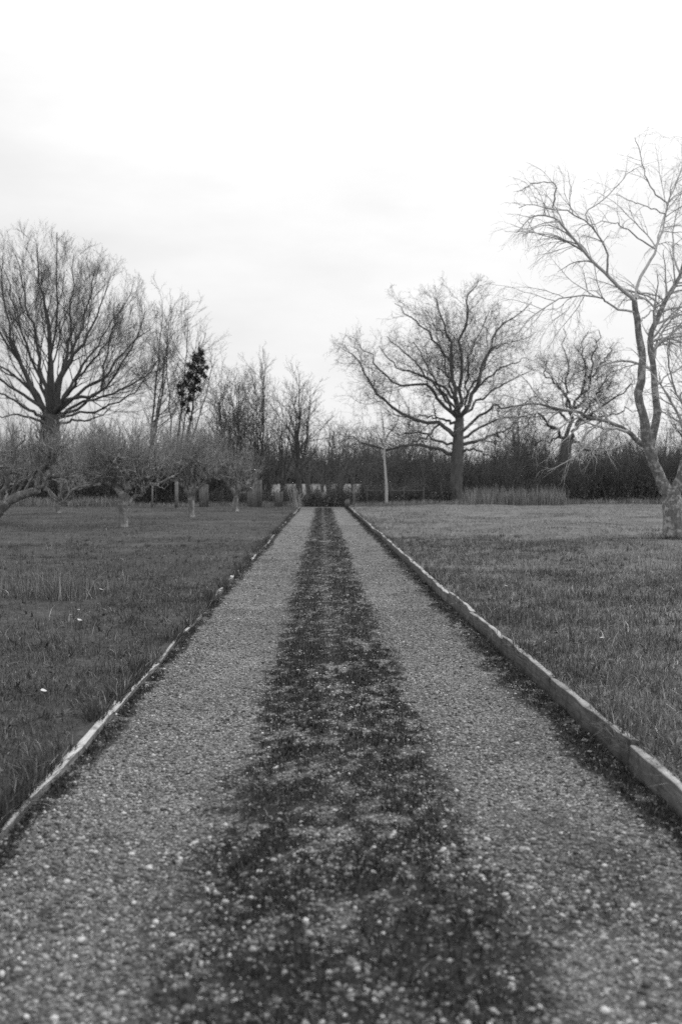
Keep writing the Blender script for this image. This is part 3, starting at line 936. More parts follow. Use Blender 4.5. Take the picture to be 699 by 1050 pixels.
# ------------------------------------------------------------------ the big dense dome shaped tree at the left
rng = np.random.default_rng(12)
Y0 = 72.0
b0 = pix(53, 516, Y0); b0[2] = float(z_left(b0[0], b0[1])) - 0.1
TP, TR = traced([(54, 517), (54, 490), (52, 460), (52, 440), (53, 425)], Y0, 22, 17, n=14)
TP[0] = b0
TP, TR = trunk_mesh(TP, TR, rng, 1.25, 0.05)
L = lambda path, w0, w1, dy=0.0, ys=0.0, n=16: traced(path, Y0, w0, w1, dy, n, rng, 0.07, ys)
main = [
    L([(53, 425), (53, 395), (53, 365), (49, 330), (42, 290), (37, 250)], 7.2, 0.7, 0),
    L([(55, 425), (62, 395), (72, 371), (86, 350), (100, 325), (112, 288)], 5.8, 0.7, -2),
    L([(56, 424), (69, 409), (86, 408), (100, 405), (112, 392), (124, 376), (140, 345), (149, 320)], 4.3, 0.7, -3),
    L([(50, 426), (41, 414), (31, 392), (20, 370), (12, 345), (4, 306), (-2, 265)], 6.5, 0.7, -1),
    L([(49, 430), (36, 405), (18, 388), (0, 374), (-18, 350)], 4.3, 0.7, 2),
    L([(55, 420), (64, 385), (70, 355), (73, 320), (75, 260)], 5.0, 0.7, 3),
    L([(51, 420), (42, 380), (37, 347), (26, 310), (18, 260)], 5.0, 0.7, 3),
    L([(57, 425), (80, 418), (102, 400), (108, 375), (114, 340), (135, 300)], 3.6, 0.7, 3),
    L([(57, 430), (80, 424), (110, 418), (140, 400), (160, 370)], 3.2, 0.7, -1),
    L([(54, 420), (60, 390), (80, 350), (92, 310), (98, 268)], 4.3, 0.7, 5),
    L([(53, 420), (50, 380), (58, 330), (58, 240)], 4.3, 0.7, -5),
    L([(53, 420), (40, 390), (20, 330), (2, 270)], 4.3, 0.7, 6),
    L([(50, 425), (25, 405), (-10, 380), (-40, 340)], 4.3, 0.7, -3),
    L([(50, 425), (30, 390), (-5, 330), (-25, 280)], 4.3, 0.7, 2),
    L([(56, 425), (75, 390), (100, 355), (128, 310)], 4.3, 0.7, 5),
    L([(56, 428), (78, 405), (108, 385), (135, 352), (158, 335)], 4.2, 0.7, 2),
    L([(56, 430), (85, 412), (120, 402), (150, 385), (168, 362)], 3.4, 0.7, -4),
    L([(52, 432), (30, 420), (5, 405), (-20, 395)], 4, 0.7, -4),
    L([(52, 436), (30, 428), (10, 425), (-8, 428)], 3.2, 0.7, -5),
    L([(56, 436), (75, 432), (95, 430), (112, 420)], 3.2, 0.7, -5),
    L([(56, 425), (72, 400), (95, 370), (120, 335)], 4.3, 0.7, -6),
]
AP, AR = stack(main)
cen = pix(38, 400, Y0)
env = lambda p: ((p[:, 0] - cen[0]) / 10.4) ** 2 + ((p[:, 1] - Y0) / 10.2) ** 2 + (np.where(p[:, 2] > cen[2], (p[:, 2] - cen[2]) / 12.2, (p[:, 2] - cen[2]) / 2.8)) ** 2 < 1
l2 = spawn(rng, AP, AR, 1.45, 0.22, 1.0, (0.3, 0.8), 0.42, 10, 0.1, 0.06, 0.36, 1.5, 6.0, up0=0.12, rmin=0.015, env=env, tb=0.75)
l3 = spawn(rng, *l2, 2.5, 0.15, 1.0, (0.3, 0.8), 0.5, 7, 0.11, 0.06, 0.5, 0.8, 2.8, up0=0.1, rmin=0.009, env=env, tb=0.7)
l4 = spawn(rng, *l3, 4.3, 0.2, 1.0, (0.25, 0.75), 0.6, 5, 0.12, 0.05, 0.6, 0.5, 1.5, rmin=0.006, env=env, tb=0.7)
l4b = spawn(rng, *l4, 3.6, 0.2, 1.0, (0.25, 0.7), 0.6, 3, 0.12, 0.04, 0.7, 0.3, 0.8, rmin=0.0045, env=env)
ep = spawn(rng, TP[None], TR[None], 0, 0.35, 1, (.7, 1.3), .3, 8, .2, .1, .12, .7, 2.6, up0=.4, rmin=.016, count=110)
ep2 = spawn(rng, *ep, 5, .1, 1, (.3, .9), .5, 4, .2, .08, .6, .2, .7, rmin=.007)
build_tree('dome_tree', 'largest bare tree, dense dome of upright branches, behind the apple trees on the left', 'tree', b0,
    [('trunk', [(TP, TR, 14)], M['bark_dark'])]
    + [('limb', [(p, r, 7)], M['bark_dark']) for p, r in main]
    + [('crown', [(*ep, 3), (*ep2, 3), (*l2, 4), (*l3, 3), (*l4, 3), (*l4b, 3)], M['bark_dark'])])

# ------------------------------------------------------------------ slim upright trees beyond the left lawn
def slim_tree(name, label, seed, u, Y, vtop, stems, mat, spread=0.08, lean=0.0, wpx=4.5, vbase=516, bw=0.32, group=None, lowest=0.3, droop=0.05, dens=1.0):
    rng = np.random.default_rng(seed)
    b0 = pix(u, vbase, Y); b0[2] = float(z_field(b0[0], b0[1])) - 0.08
    H = pix(u, vtop, Y)[2] - b0[2]
    trunks = []
    for k in range(stems):
        a = rng.uniform(0, 2 * math.pi); q = spread * H * (0.3 + rng.random()) * (1 if k else 0.2)
        dx, dyy = math.cos(a) * q + lean * H, math.sin(a) * q
        h = H * (rng.uniform(0.78, 1.0) if k else 1)
        pts = [b0 + np.array([math.cos(a) * .12 * (k > 0), math.sin(a) * .12 * (k > 0), 0]), b0 + np.array([dx * .25, dyy * .3, h * .3]), b0 + np.array([dx * .7, dyy * .7, h * .65]), b0 + np.array([dx, dyy, h])]
        P = catmull(pts, 16); P[2:] += rng.normal(0, 0.05, (14, 3))
        R = np.linspace(1, 0.12, 16) * wpx * Y / FPX / 2 * (1 if k == 0 else 0.75)
        trunks.append((P, R))
    P, R = stack(trunks)
    l2 = spawn(rng, P, R, 1.5 * dens, lowest, 0.98, (0.4, 1.0), bw * 1.35, 8, 0.15, droop, 0.5, 0.7, 4.2, rmin=0.015, taper_t=0.65)
    l3 = spawn(rng, *l2, 2.6, 0.2, 1.0, (0.35, 0.95), 0.5, 6, 0.15, droop, 0.6, 0.4, 1.9, rmin=0.0095)
    l4 = spawn(rng, *l3, 4.2, 0.15, 1.0, (0.3, 0.9), 0.6, 4, 0.15, 0.02, 0.65, 0.25, 0.9, rmin=0.006)
    return build_tree(name, label, 'tree', b0, [('trunk', [(p, r, 8)], mat) for p, r in trunks] + [('crown', [(*l2, 4), (*l3, 3), (*l4, 3)], mat)], group), trunks


slim_tree('slim_tree', 'slim many stemmed bare tree between the dome shaped tree and the ivy clad tree', 31, 150, 71, 312, 4, M['bark_slim'], 0.13, 0.08, 3.6, bw=0.26, lowest=0.4, dens=.75)
slim_tree('slim_tree', 'tall thin bare tree close behind the ivy clad trunk with fanned top', 32, 178, 76, 322, 4, M['bark_slim'], 0.13, 0.07, 3.2, bw=0.26, lowest=0.45, dens=.75)
slim_tree('slim_tree', 'tall bare tree with several upright stems standing left of the round bushy hollow', 33, 248, 70, 386, 5, M['bark_slim'], 0.17, 0.0, 3.2, bw=0.36, dens=1.35)
slim_tree('slim_tree', 'feathery bare tree of thin stems, tallest of the clump left of the drive end', 34, 268, 72, 378, 5, M['bark_slim'], 0.17, -.02, 3.2, bw=0.34, dens=1.35)
slim_tree('slim_tree', 'shorter twiggy bare tree between the ivy clad tree and the many stemmed clump', 43, 228, 71, 398, 4, M['bark_slim'], 0.18, 0.0, 3.0, bw=0.4, dens=1.3)
slim_tree('slim_tree', 'low twiggy bare tree filling the gap beside the dark narrow crowned tree', 44, 288, 74, 412, 4, M['bark_slim'], 0.18, 0.0, 2.8, bw=0.4, dens=1.3)
slim_tree('slim_tree', 'dark stemmed bare tree with narrow feathery crown just left of the drive end', 35, 306, 68, 384, 4, M['bark_dark'], 0.13, 0.01, 4.4, bw=0.33, lowest=0.3, dens=1.4)
slim_tree('slim_tree', 'low wispy bare sapling beyond the end of the drive', 36, 347, 72, 442, 4, M['bark_slim'], 0.25, 0.0, 2.4, bw=0.5)
slim_tree('slim_tree', 'small wispy bare tree between the drive end and the white birch', 37, 372, 78, 448, 3, M['bark_slim'], 0.2, 0.0, 2.4, bw=0.45)
slim_tree('slim_tree', 'bare tree filling the gap between the two oaks', 38, 532, 84, 418, 4, M['bark_oak'], 0.2, 0.0, 4, bw=0.5)
slim_tree('slim_tree', 'bare tree behind the pale forked tree at the edge of view', 39, 712, 70, 330, 3, M['bark_oak'], 0.22, 0.0, 5, bw=0.5, dens=.6)
slim_tree('slim_tree', 'low bare tree over the hedge between gnarled oak and forked tree', 40, 645, 80, 440, 4, M['bark_oak'], 0.25, 0.0, 3.5, bw=0.5)

# ivy clad leaning tree
root, trunks = slim_tree('ivy_tree', 'dark ivy clad leaning tree standing out against the sky on the left', 41, 184, 69, 346, 2, M['bark_dark'], 0.02, 0.125, 4.0, bw=0.16, lowest=0.5)
rng = np.random.default_rng(42)
P, R = trunks[0]
n = 2700
cl_ = [(206, 362, 4), (202, 368, 6), (208, 371, 3), (198, 376, 4), (206, 380, 5.5), (195, 385, 5), (202, 390, 4), (210, 386, 3), (190, 394, 4), (198, 399, 5.5),
       (205, 399, 3), (186, 403, 4), (194, 409, 4), (188, 414, 3), (193, 421, 3), (196, 430, 2.5), (212, 377, 2.5), (193, 374, 2.5), (184, 396, 2.5)]
cc = np.array([pix(u, v, 69 + rng.normal(0, .35)) for u, v, q in cl_])
crad = np.array([q * 69 / FPX for u, v, q in cl_])
which = rng.choice(len(cl_), n, p=crad ** 2 / (crad ** 2).sum())
c = cc[which]; lump = crad[which]
dirs = unit(rng.normal(0, 1, (n, 3)))
c = c + dirs * (lump * rng.uniform(0.15, 1.0, n) ** .8 * rng.lognormal(-.05, .38, n))[:, None]
def leaf_tris(rng, c, size):
    n = len(c)
    a = unit(rng.normal(0, 1, (n, 3))); b_ = unit(np.cross(a, rng.normal(0, 1, (n, 3))))
    s = (size * rng.uniform(0.6, 1.3, n))[:, None]
    V = np.stack([c - a * s * 0.5, c + b_ * s * 0.45, c + a * s * 0.6, c - b_ * s * 0.45], 1).reshape(-1, 3)
    return V, [np.arange(n)[:, None] * 4 + np.array([[0, 1, 2, 3]])]
V, F = leaf_tris(rng, c - np.array(root.location), 0.15)
mesh_obj('ivy', V, F, M['ivy'], root)

# slender white birch
rng = np.random.default_rng(51)
Y0 = 62.0
b0 = pix(396, 517, Y0); b0[2] = float(z_right(b0[0], b0[1])) - 0.08
TP, TR = traced([(396, 518), (396, 500), (395, 485), (394, 470), (394, 455), (393, 440)], Y0, 3.3, 1.4, n=14)
TP[0] = b0; TR[0] *= 1.2
br = [traced([(394, 455), (398, 445), (405, 437), (409, 424)], Y0, 1.5, 0.5, 0.4), traced([(394, 460), (388, 446), (380, 438)], Y0, 1.2, .4, -.5),
      traced([(393, 441), (392, 430), (390, 418)], Y0, 1.6, 0.4, 0)]
BP, BR = stack(br)
l2 = spawn(rng, BP, BR, 2.5, 0.2, 1, (0.4, 0.9), 0.5, 6, 0.1, -0.03, 0.5, 0.2, 0.9, rmin=0.006)
l3 = spawn(rng, *l2, 3, 0.2, 1, (0.3, 0.8), 0.5, 4, 0.1, -0.08, 0.6, 0.1, 0.5, rmin=0.004)
build_tree('birch_tree', 'slender young tree with straight whitish trunk on the right lawn edge', 'tree', b0,
           [('trunk', [(TP, TR, 8)], M['bark_birch']), ('crown', [(BP, BR, 5), (*l2, 3), (*l3, 3)], M['bark_slim'])])

# ------------------------------------------------------------------ apple trees on the left lawn
def apple(label, seed, base_uv, Y, trunk, tw, mains, cc, cr, dens=1.0):
    rng = np.random.default_rng(seed)
    b0 = pix(base_uv[0], base_uv[1], Y); b0[2] = float(z_left(b0[0], b0[1])) - 0.05
    TP, TR = traced(trunk, Y, tw[0], tw[1], n=10)
    TP[0] = b0
    TP, TR = trunk_mesh(TP, TR, rng, 1.35, 0.05)
    ml = [traced(p, Y, w * 1.25, 1.5, dy, 14, rng, 0.05) for p, w, dy in mains]
    P, R = stack(ml)
    top = TP[-1]
    ex = []                                   # limbs reaching towards and away from the camera
    for k in range(5):
        a = k * 2 * math.pi / 5 + rng.uniform(-.4, .4)
        r = cr[0] * rng.uniform(.55, .85)
        e = top + np.array([math.cos(a) * r * .8, math.sin(a) * r, rng.uniform(0.8, 1.4)])
        md = top + (e - top) * 0.5 + np.array([0, 0, 0.35])
        q = catmull([top - np.array([0, 0, .1]), md, e], 14); q[1:] += rng.normal(0, .035, (13, 3))
        ex.append((q, np.linspace(0.055, 0.014, 14)))
    EP, ER = stack(ex)
    P, R = np.concatenate([P, EP]), np.concatenate([R, ER])
    c = pix(cc[0], cc[1], Y)
    rr = np.array([cr[0], cr[0], cr[1]])
    env = lambda p: ((((p - c) / rr) ** 2) * np.stack([p[:, 2] * 0 + 1, p[:, 2] * 0 + 1, np.where(p[:, 2] < c[2], 4.0, 1.0)], -1)).sum(-1) * (0.55 + 0.9 * vnoise(p[:, 0] * 1.4, p[:, 1] * 1.4 + p[:, 2] * 1.5, seed)) < 1
    l2 = spawn(rng, P, R, 3.6 * dens, 0.25, 1.0, (0.5, 1.2), 0.6, 10, 0.42, 0.06, 0.75, 0.7, 2.2, up0=0.5, rmin=0.017, env=env)
    sh = spawn(rng, P, R, 2.6 * dens, 0.15, 1.0, (0.6, 1.4), 0.9, 10, 0.1, 0.1, 0.4, 1.0, 2.1, up0=1.6, rmin=0.008, env=env)   # water shoots
    l2 = (np.concatenate([l2[0], sh[0]]), np.concatenate([l2[1], sh[1]]))
    l3 = spawn(rng, *l2, 4.6 * dens, 0.1, 1.0, (0.5, 1.1), 0.6, 6, 0.3, 0.1, 0.6, 0.35, 1.1, up0=0.3, rmin=0.0065, env=env)
    l4 = spawn(rng, *l3, 4.8 * dens, 0.1, 1.0, (0.4, 1.0), 0.7, 4, 0.18, 0.07, 0.7, 0.25, 0.6, up0=0.2, rmin=0.0045, env=env)
    return build_tree('apple_tree', label, 'tree', b0,
        [('trunk', [(TP, TR, 12)], M['bark_apple'])] + [('limb', [(p, r, 8)], M['bark_apple']) for p, r in ml]
        + [('crown', [(EP, ER, 6), (*l2, 4), (*l3, 3), (*l4, 3)], M['twig_apple'])])


apple('apple tree with short pale trunk and wide tangled crown, nearest whole tree on left lawn', 61, (125, 540), 34,
      [(126, 541), (126, 530), (127, 515), (127, 503)], (10.5, 11),
      [([(124, 506), (116, 494), (107, 488), (93, 479), (78, 470)], 5.5, -1), ([(123, 504), (112, 496), (100, 493), (84, 499), (70, 509), (60, 516)], 4.5, 0.8),
       ([(130, 504), (134, 496), (141, 492), (152, 488), (165, 480)], 5, -1.2), ([(131, 517), (140, 508), (149, 500), (162, 492), (178, 489)], 4, 1.0),
       ([(127, 505), (128, 490), (134, 476), (138, 460)], 4.5, 1), ([(126, 503), (118, 485), (108, 466)], 4, -1.5)], (130, 474), (2.9, 1.75))
apple('sprawling apple tree leaning in from the left edge on a thick slanting limb', 62, (-16, 536), 38,
      [(-16, 537), (-10, 532), (-4, 527), (2, 522)], (15, 12),
      [([(0, 524), (18, 511), (30, 506), (37, 502), (39, 491), (44, 480), (51, 470), (62, 463), (70, 460)], 8.5, -.5),
       ([(33, 505), (45, 494), (59, 486), (75, 482), (92, 474), (108, 470)], 5.5, -1), ([(66, 461), (85, 464), (108, 465), (134, 473)], 3.2, .6),
       ([(-8, 526), (-4, 505), (2, 488), (18, 480), (30, 470)], 6, 1.2), ([(-10, 526), (-25, 505), (-40, 485), (-60, 470)], 6, 0), ([(0, 512), (8, 495), (14, 470), (25, 445)], 4, -1)],
      (28, 466), (3.5, 1.9), 0.85)
apple('dark forked slim apple tree between the pale trunked one and the smallest one', 63, (195, 530), 44,
      [(196, 531), (196, 522), (196, 508), (196, 498)], (6.6, 5.5),
      [([(196, 500), (196, 487), (197, 470), (198, 450)], 5, .3), ([(197, 512), (201, 503), (206, 497), (214, 490), (221, 483), (230, 473)], 4, -.6),
       ([(195, 490), (190, 483), (180, 480), (170, 476)], 3.6, .8), ([(194, 512), (190, 502), (187, 494), (182, 488), (172, 482)], 3.4, -.8), ([(197, 480), (206, 466), (212, 450)], 3, .5)],
      (196, 468), (2.5, 2.3))
apple('small apple tree with a low twisted fork, nearest the drive on the left lawn', 64, (242, 524), 53,
      [(241, 525), (241, 518), (242, 511), (243, 505)], (5.6, 5),
      [([(242, 508), (236, 498), (229, 491), (222, 486), (214, 480)], 3.8, -.5), ([(244, 506), (247, 500), (253, 498), (258, 495), (263, 491)], 3.4, .5),
       ([(244, 508), (253, 504), (258, 498), (260, 490)], 2.5, -.8), ([(243, 506), (244, 492), (246, 478), (250, 462)], 3.2, .6), ([(241, 506), (236, 490), (234, 474)], 2.8, -.6)],
      (243, 474), (2.2, 2.0), 0.75)
apple('apple tree with very short trunk under dark arching limbs, farthest back on the left lawn', 65, (60, 527), 49,
      [(60, 528), (60, 522), (60, 518), (60, 514)], (6, 6),
      [([(60, 516), (52, 505), (42, 498), (30, 492)], 3.5, -.5), ([(61, 516), (72, 510), (80, 502), (92, 498), (103, 497)], 3.6, .5),
       ([(60, 515), (62, 500), (58, 485), (60, 470)], 3.2, .6), ([(60, 516), (70, 500), (74, 484)], 3, -.8)],
      (62, 474), (3.3, 2.2), 0.75)

# ------------------------------------------------------------------ hedges: bare shrubs
def shrub_proto(seed, w, d, h, stems, mat, leaves):
    rng = np.random.default_rng(seed)
    x = rng.uniform(-w / 2, w / 2, stems); y = rng.uniform(-d / 2, d / 2, stems)
    prof = h * (0.5 + 0.5 * np.sqrt(np.clip(1 - (x / (w * .58)) ** 2, 0, 1))) * (0.6 + 0.7 * vnoise(x * 1.3, y * 0.9, seed))
    hh = prof * np.where(rng.random(stems) < .12, rng.uniform(1.0, 1.4, stems), rng.uniform(0.5, 0.95, stems))
    n = 6
    P = np.empty((stems, n, 3)); P[:, 0] = np.stack([x, y, x * 0 - 0.1], -1)
    dvec = unit(np.stack([rng.normal(0, .16, stems), rng.normal(0, .16, stems), np.ones(stems)], -1))
    for s in range(1, n):
        dvec = unit(dvec + rng.normal(0, 0.09, (stems, 3)))
        P[:, s] = P[:, s - 1] + dvec * (hh / (n - 1))[:, None]
    R = rng.uniform(0.007, 0.022, stems)[:, None] * np.linspace(1, .3, n)[None]
    l2 = spawn(rng, P, R, 2.2, 0.15, 1, (0.3, 0.9), 0.3, 5, 0.15, 0.08, 0.6, 0.2, 1.1, rmin=0.006)
    l3 = spawn(rng, *l2, 2.6, 0.2, 1, (0.3, 0.9), 0.6, 3, 0.15, 0.05, 0.7, 0.15, 0.6, rmin=0.005)
    parts = [tubes(P, R, 4), tubes(*l2, 3), tubes(*l3, 3)]
    c = l2[0][:, -1]; c = c[rng.integers(0, len(c), leaves)] + rng.normal(0, .18, (leaves, 3))
    c[:, 2] = np.abs(c[:, 2]) * rng.uniform(0.05, 0.8, leaves)
    parts.append(leaf_tris(rng, c, 0.085))
    V, F = merge(parts)
    o = mesh_obj('bare_shrub', V, F, mat)
    return o


hedge_label_l = 'dark leafless hedge shrub behind the apple trees on the left'
hedge_label_r = 'dark leafless hedge shrub at the back of the right lawn'
rng = np.random.default_rng(71)
tall = [shrub_proto(s, 4.2, 2.4, 4.3, 340, M['shrub'], 5200) for s in (1, 2, 3)]
low = [shrub_proto(s, 3.0, 1.4, 1.25, 240, M['shrub'], 2600) for s in (4, 5)]
used = set()


def place(proto, u, v, Y, scale, label, group):
    o = proto if proto.name not in used else proto.copy()
    if o is proto: used.add(proto.name)
    else: COL.objects.link(o)
    p = pix(u, v, Y)
    o.location = (p[0], p[1], float(z_field(p[0], p[1])) - 0.02)
    o.rotation_euler = (0, 0, rng.uniform(-0.5, 0.5) + (math.pi if rng.random() < .5 else 0))
    o.scale = scale
    tag(o, label, 'shrub', group)


for Y, us in ((70, np.arange(-246, 262, 44)), (77, np.arange(-226, 250, 44))):
    for u in us:
        s = rng.uniform(0.75, 1.2)
        place(tall[int(rng.integers(3))], u + rng.uniform(-8, 8), 500, Y, (1, 1, s * (0.95 if Y < 75 else 1.05)), hedge_label_l, 'bare hedge shrubs behind the apple trees')
for Y, us in ((66.5, np.arange(500, 880, 46)), (73, np.arange(415, 880, 44)), (80, np.arange(395, 870, 44))):
    for u in us:
        s = rng.uniform(0.58, 1.28) * (0.8 if Y > 70 else 0.92) * (0.85 if u < 470 else 1.08 if u > 560 else 0.95)
        place(tall[int(rng.integers(3))], u + rng.uniform(-8, 8), 500, Y, (1, 1, s), hedge_label_r, 'bare hedge shrubs behind the right lawn')
for u in np.arange(310, 480, 26):
    place(low[int(rng.integers(2))], u + rng.uniform(-5, 5), 500, 65 + rng.uniform(-.6, 1.5), (1.1, 1.2, rng.uniform(.8, 1.05) if u < 375 else rng.uniform(1.1, 1.5)),
          'low dark scrub bush at the far end of the drive below the pale field', 'low scrub bushes across the drive end')
for u in np.arange(200, 312, 30):
    place(low[int(rng.integers(2))], u + rng.uniform(-5, 5), 500, 68 + rng.uniform(-.6, 1.5), (1.1, 1.2, rng.uniform(.8, 1.05)),
          'low dark scrub bush under the slim trees left of the drive end', 'low scrub bushes under the slim trees')

for u, q in ((297, 1.5), (323, 1.35), (343, 1.6), (351, 1.25)):
    place(low[int(rng.integers(2))], u, 500, 67 + rng.uniform(-.6, 2), (.3, .8, q), 'narrow dark bush standing against the pale field beyond the drive end', 'dark bushes against the pale field')
# thin bare trees growing up out of the hedge
hp, _ = slim_tree('hedgerow_tree', 'thin bare tree rising out of the hedge behind the right lawn', 131, 420, 79, 442, 5, M['bark_slim'], 0.22, 0.0, 2.6, bw=0.45, lowest=.2)
hp2, _ = slim_tree('hedgerow_tree', 'thin bare tree rising out of the hedge behind the right lawn', 132, 505, 77, 436, 5, M['bark_slim'], 0.25, 0.0, 2.6, bw=0.45, lowest=.2)
for h_ in (hp, hp2): h_['group'] = 'thin bare trees in the right hedge'
for k, u in enumerate((437, 452, 486, 520, 548, 560, 604, 622, 660, 676, 695, 725, 760)):
    o = copy_tree((hp, hp2)[k % 2])
    p = pix(u + rng.uniform(-4, 4), 500, rng.uniform(74, 88))
    o.location = (p[0], p[1], float(z_field(p[0], p[1])) - .08)
    o.rotation_euler = (0, 0, rng.uniform(0, 6.28)); q = rng.uniform(.7, 1.15); o.scale = (q, q, q)
hl, _ = slim_tree('hedgerow_tree', 'thin bare tree rising out of the hedge behind the apple trees', 133, 100, 80, 440, 5, M['bark_slim'], 0.25, 0.0, 2.6, bw=0.45, lowest=.2)
hl['group'] = 'thin bare trees in the left hedge'
for k, u in enumerate((-20, 12, 30, 82, 102, 120, 135, 165, 215, 228, 240)):
    o = copy_tree(hl)
    p = pix(u + rng.uniform(-4, 4), 500, rng.uniform(78, 86))
    o.location = (p[0], p[1], float(z_field(p[0], p[1])) - .08)
    o.rotation_euler = (0, 0, rng.uniform(0, 6.28)); q = rng.uniform(.7, 1.1); o.scale = (q, q, q)

hm, _ = slim_tree('hedgerow_tree', 'small wispy bare tree out on the pale field beyond the drive end', 134, 290, 105, 462, 5, M['bark_slim'], 0.25, 0.0, 2.2, vbase=505, bw=0.5, lowest=.15)
hm['group'] = 'wispy bare trees beyond the drive end'
for k, u in enumerate((278, 318, 328, 338, 352, 360, 384, 402, 415)):
    o = copy_tree(hm)
    p = pix(u + rng.uniform(-4, 4), 500, rng.uniform(88, 125))
    o.location = (p[0], p[1], float(z_field(p[0], p[1])) - .08)
    o.rotation_euler = (0, 0, rng.uniform(0, 6.28)); q = rng.uniform(.8, 1.35); o.scale = (q, q, q)

# far wood beyond the field: one mass
rng = np.random.default_rng(81)
n = 150000
x = rng.uniform(-170, 190, n); y = 200 + rng.uniform(-6, 10, n)
top = 2.4 + 6.0 * fbm(x * 0.1, x * 0 + 2, 83, 4) + 2.4 * (fbm(x * 0.6, x * 0 + 5, 85, 3) - .5)
z = z_field(x, y) + top * rng.uniform(0, 1, n) ** 1.05
P0 = np.stack([x, y, z_field(x, y) + (z - z_field(x, y)) * .78], -1)
parts = [leaf_tris(rng, P0, 0.5)]
ns = 15000
xs = rng.uniform(-170, 190, ns); yy = 198 + rng.uniform(-4, 10, ns)
hh = (3.0 + 6.0 * fbm(xs * 0.1, xs * 0 + 2, 83, 4)) * rng.uniform(.8, 1.35, ns)
pp = np.stack([np.stack([xs, yy, z_field(xs, yy) - .3], -1), np.stack([xs + rng.normal(0, .4, ns), yy, hh * .6 + 1], -1), np.stack([xs + rng.normal(0, .9, ns), yy, hh + 1], -1)], 1)
parts.append(tubes(pp, np.tile([[0.07, 0.05, 0.02]], (ns, 1)), 3))
V, F = merge(parts)
tag(mesh_obj('far_woods', V, F, M['far_wood']), 'distant dark woodland edge beyond the pale field', 'wood', kind='stuff')

# tall dry grass along the hedges
def dry_stand(label, seed, u0, u1, Y, depth, h, dens, zf, mat):
    rng = np.random.default_rng(seed)
    xa, xb = pix(u0, 510, Y)[0], pix(u1, 510, Y)[0]
    n = int((xb - xa) * depth * dens)
    x = rng.uniform(xa, xb, n); y = Y + rng.uniform(-depth / 2, depth / 2, n)
    hh = h * rng.uniform(.4, 1.05, n) * (0.5 + 0.9 * fbm(x * .8, y * .8, seed, 3))
    V, F = blade_verts(rng, x, y, zf(x, y) - .03, hh, rng.uniform(0.012, 0.03, n), 0.22, 2)
    tag(mesh_obj('tall_grass', V, F, mat), label, 'grass', kind='stuff')


dry_stand('tall dry grass standing along the hedge of the right lawn', 91, 476, 575, 62, 4, 1.35, 150, z_right, M['dry_grass'])
dry_stand('low strip of dry grass at the foot of the right hedge', 92, 560, 800, 64, 2, 0.5, 150, z_right, M['dry_grass'])
dry_stand('pale grass fringe between drive end and oak', 93, 362, 480, 61, 2, 0.4, 170, z_right, M['dry_grass'])
dry_stand('pale dry grass under the apple trees on the left', 94, -60, 135, 66, 3, 0.85, 130, z_left, M['dry_grass'])
dry_stand('thin dry grass fringe at the back of the left lawn', 95, 135, 312, 65, 2, 0.42, 130, z_left, M['dry_grass'])

# ------------------------------------------------------------------ posts, panels and sticks at the far end
def box(c, s, bev=0.0):
    x, y, z = c; a, b_, h = s[0] / 2, s[1] / 2, s[2] / 2
    k = bev
    V = []
    for zz, q in ((z - h, 0), (z + h - k, 0), (z + h, k)):
        V += [(x - a + q, y - b_ + q, zz), (x + a - q, y - b_ + q, zz), (x + a - q, y + b_ - q, zz), (x - a + q, y + b_ - q, zz)]
    F = [(3, 2, 1, 0), (8, 9, 10, 11)]
    for l in (0, 4):
        for j in range(4):
            j2 = (j + 1) % 4
            F.append((l + j, l + j2, l + 4 + j2, l + 4 + j))
    return np.array(V, float), [np.array(F)]


def post(name, label, cat, u, v0, v1, Y, w, zf, mat, lean=0.0, group=None, cap=True):
    b = pix(u, v1, Y); zb = float(zf(b[0], b[1])) - 0.12
    top = pix(u, v0, Y)[2]
    V, F = box((0, 0, (top - zb) / 2), (w, w, top - zb), w * 0.25)
    r = np.random.default_rng(int(u))
    V[:, :2] += r.normal(0, w * .05, (len(V), 2))
    o = mesh_obj(name, V, F, mat)
    o.location = (b[0], b[1], zb); o.rotation_euler = (0, lean, r.uniform(-.4, .4))
    return tag(o, label, cat, group)


post('fence_post', 'pale fence post standing alone between the two nearest apple trees', 'post', 181, 492, 514, 61, 0.17, z_left, M['timber_post'], 0.01)
post('fence_post', 'thinner pale fence post right of the short pale apple trunk', 'post', 156, 495, 516, 62, 0.1, z_left, M['timber_post'], 0.03)
post('fence_post', 'grey fence post on the right lawn edge close left of the white birch', 'post', 363, 497, 516, 63, 0.16, z_right, M['timber_post'], 0.0)
post('marker_stone', 'short pale marker stone at the right corner of the drive end', 'marker', 356, 512, 521, 60.6, 0.24, z_right, M['timber_post'], 0.0)


def panel(label, u, v0, v1, Y, w, planks, seed):
    b = pix(u, v1, Y); zb = float(z_left(b[0], b[1])) - 0.08
    top = pix(u, v0, Y)[2]
    root = empty('plank_screen', (b[0], b[1], zb))
    tag(root, label, 'screen')
    r = np.random.default_rng(seed)
    pw = w / planks
    for k in range(planks):
        h = (top - zb) * r.uniform(0.93, 1.03)
        V, F = box((0, 0, h / 2), (pw * 0.93, 0.03, h), 0.006)
        V[:, 0] += -w / 2 + pw * (k + .5)
        mesh_obj('plank', V, F, M['timber_post'], root)
    V, F = box((0, 0.045, (top - zb) * .72), (w * .96, 0.05, 0.08), 0.006)
    mesh_obj('rail', V, F, M['timber_post'], root)


panel('pale plank screen partly hidden behind the small apple tree nearest the drive', 261, 491, 512, 63, 0.95, 6, 1)
panel('narrow pale plank screen behind the dark forked apple tree', 209, 495, 516, 62, 0.6, 4, 2)
panel('small low plank screen left of the drive end', 286, 504, 517, 64, 0.52, 3, 3)

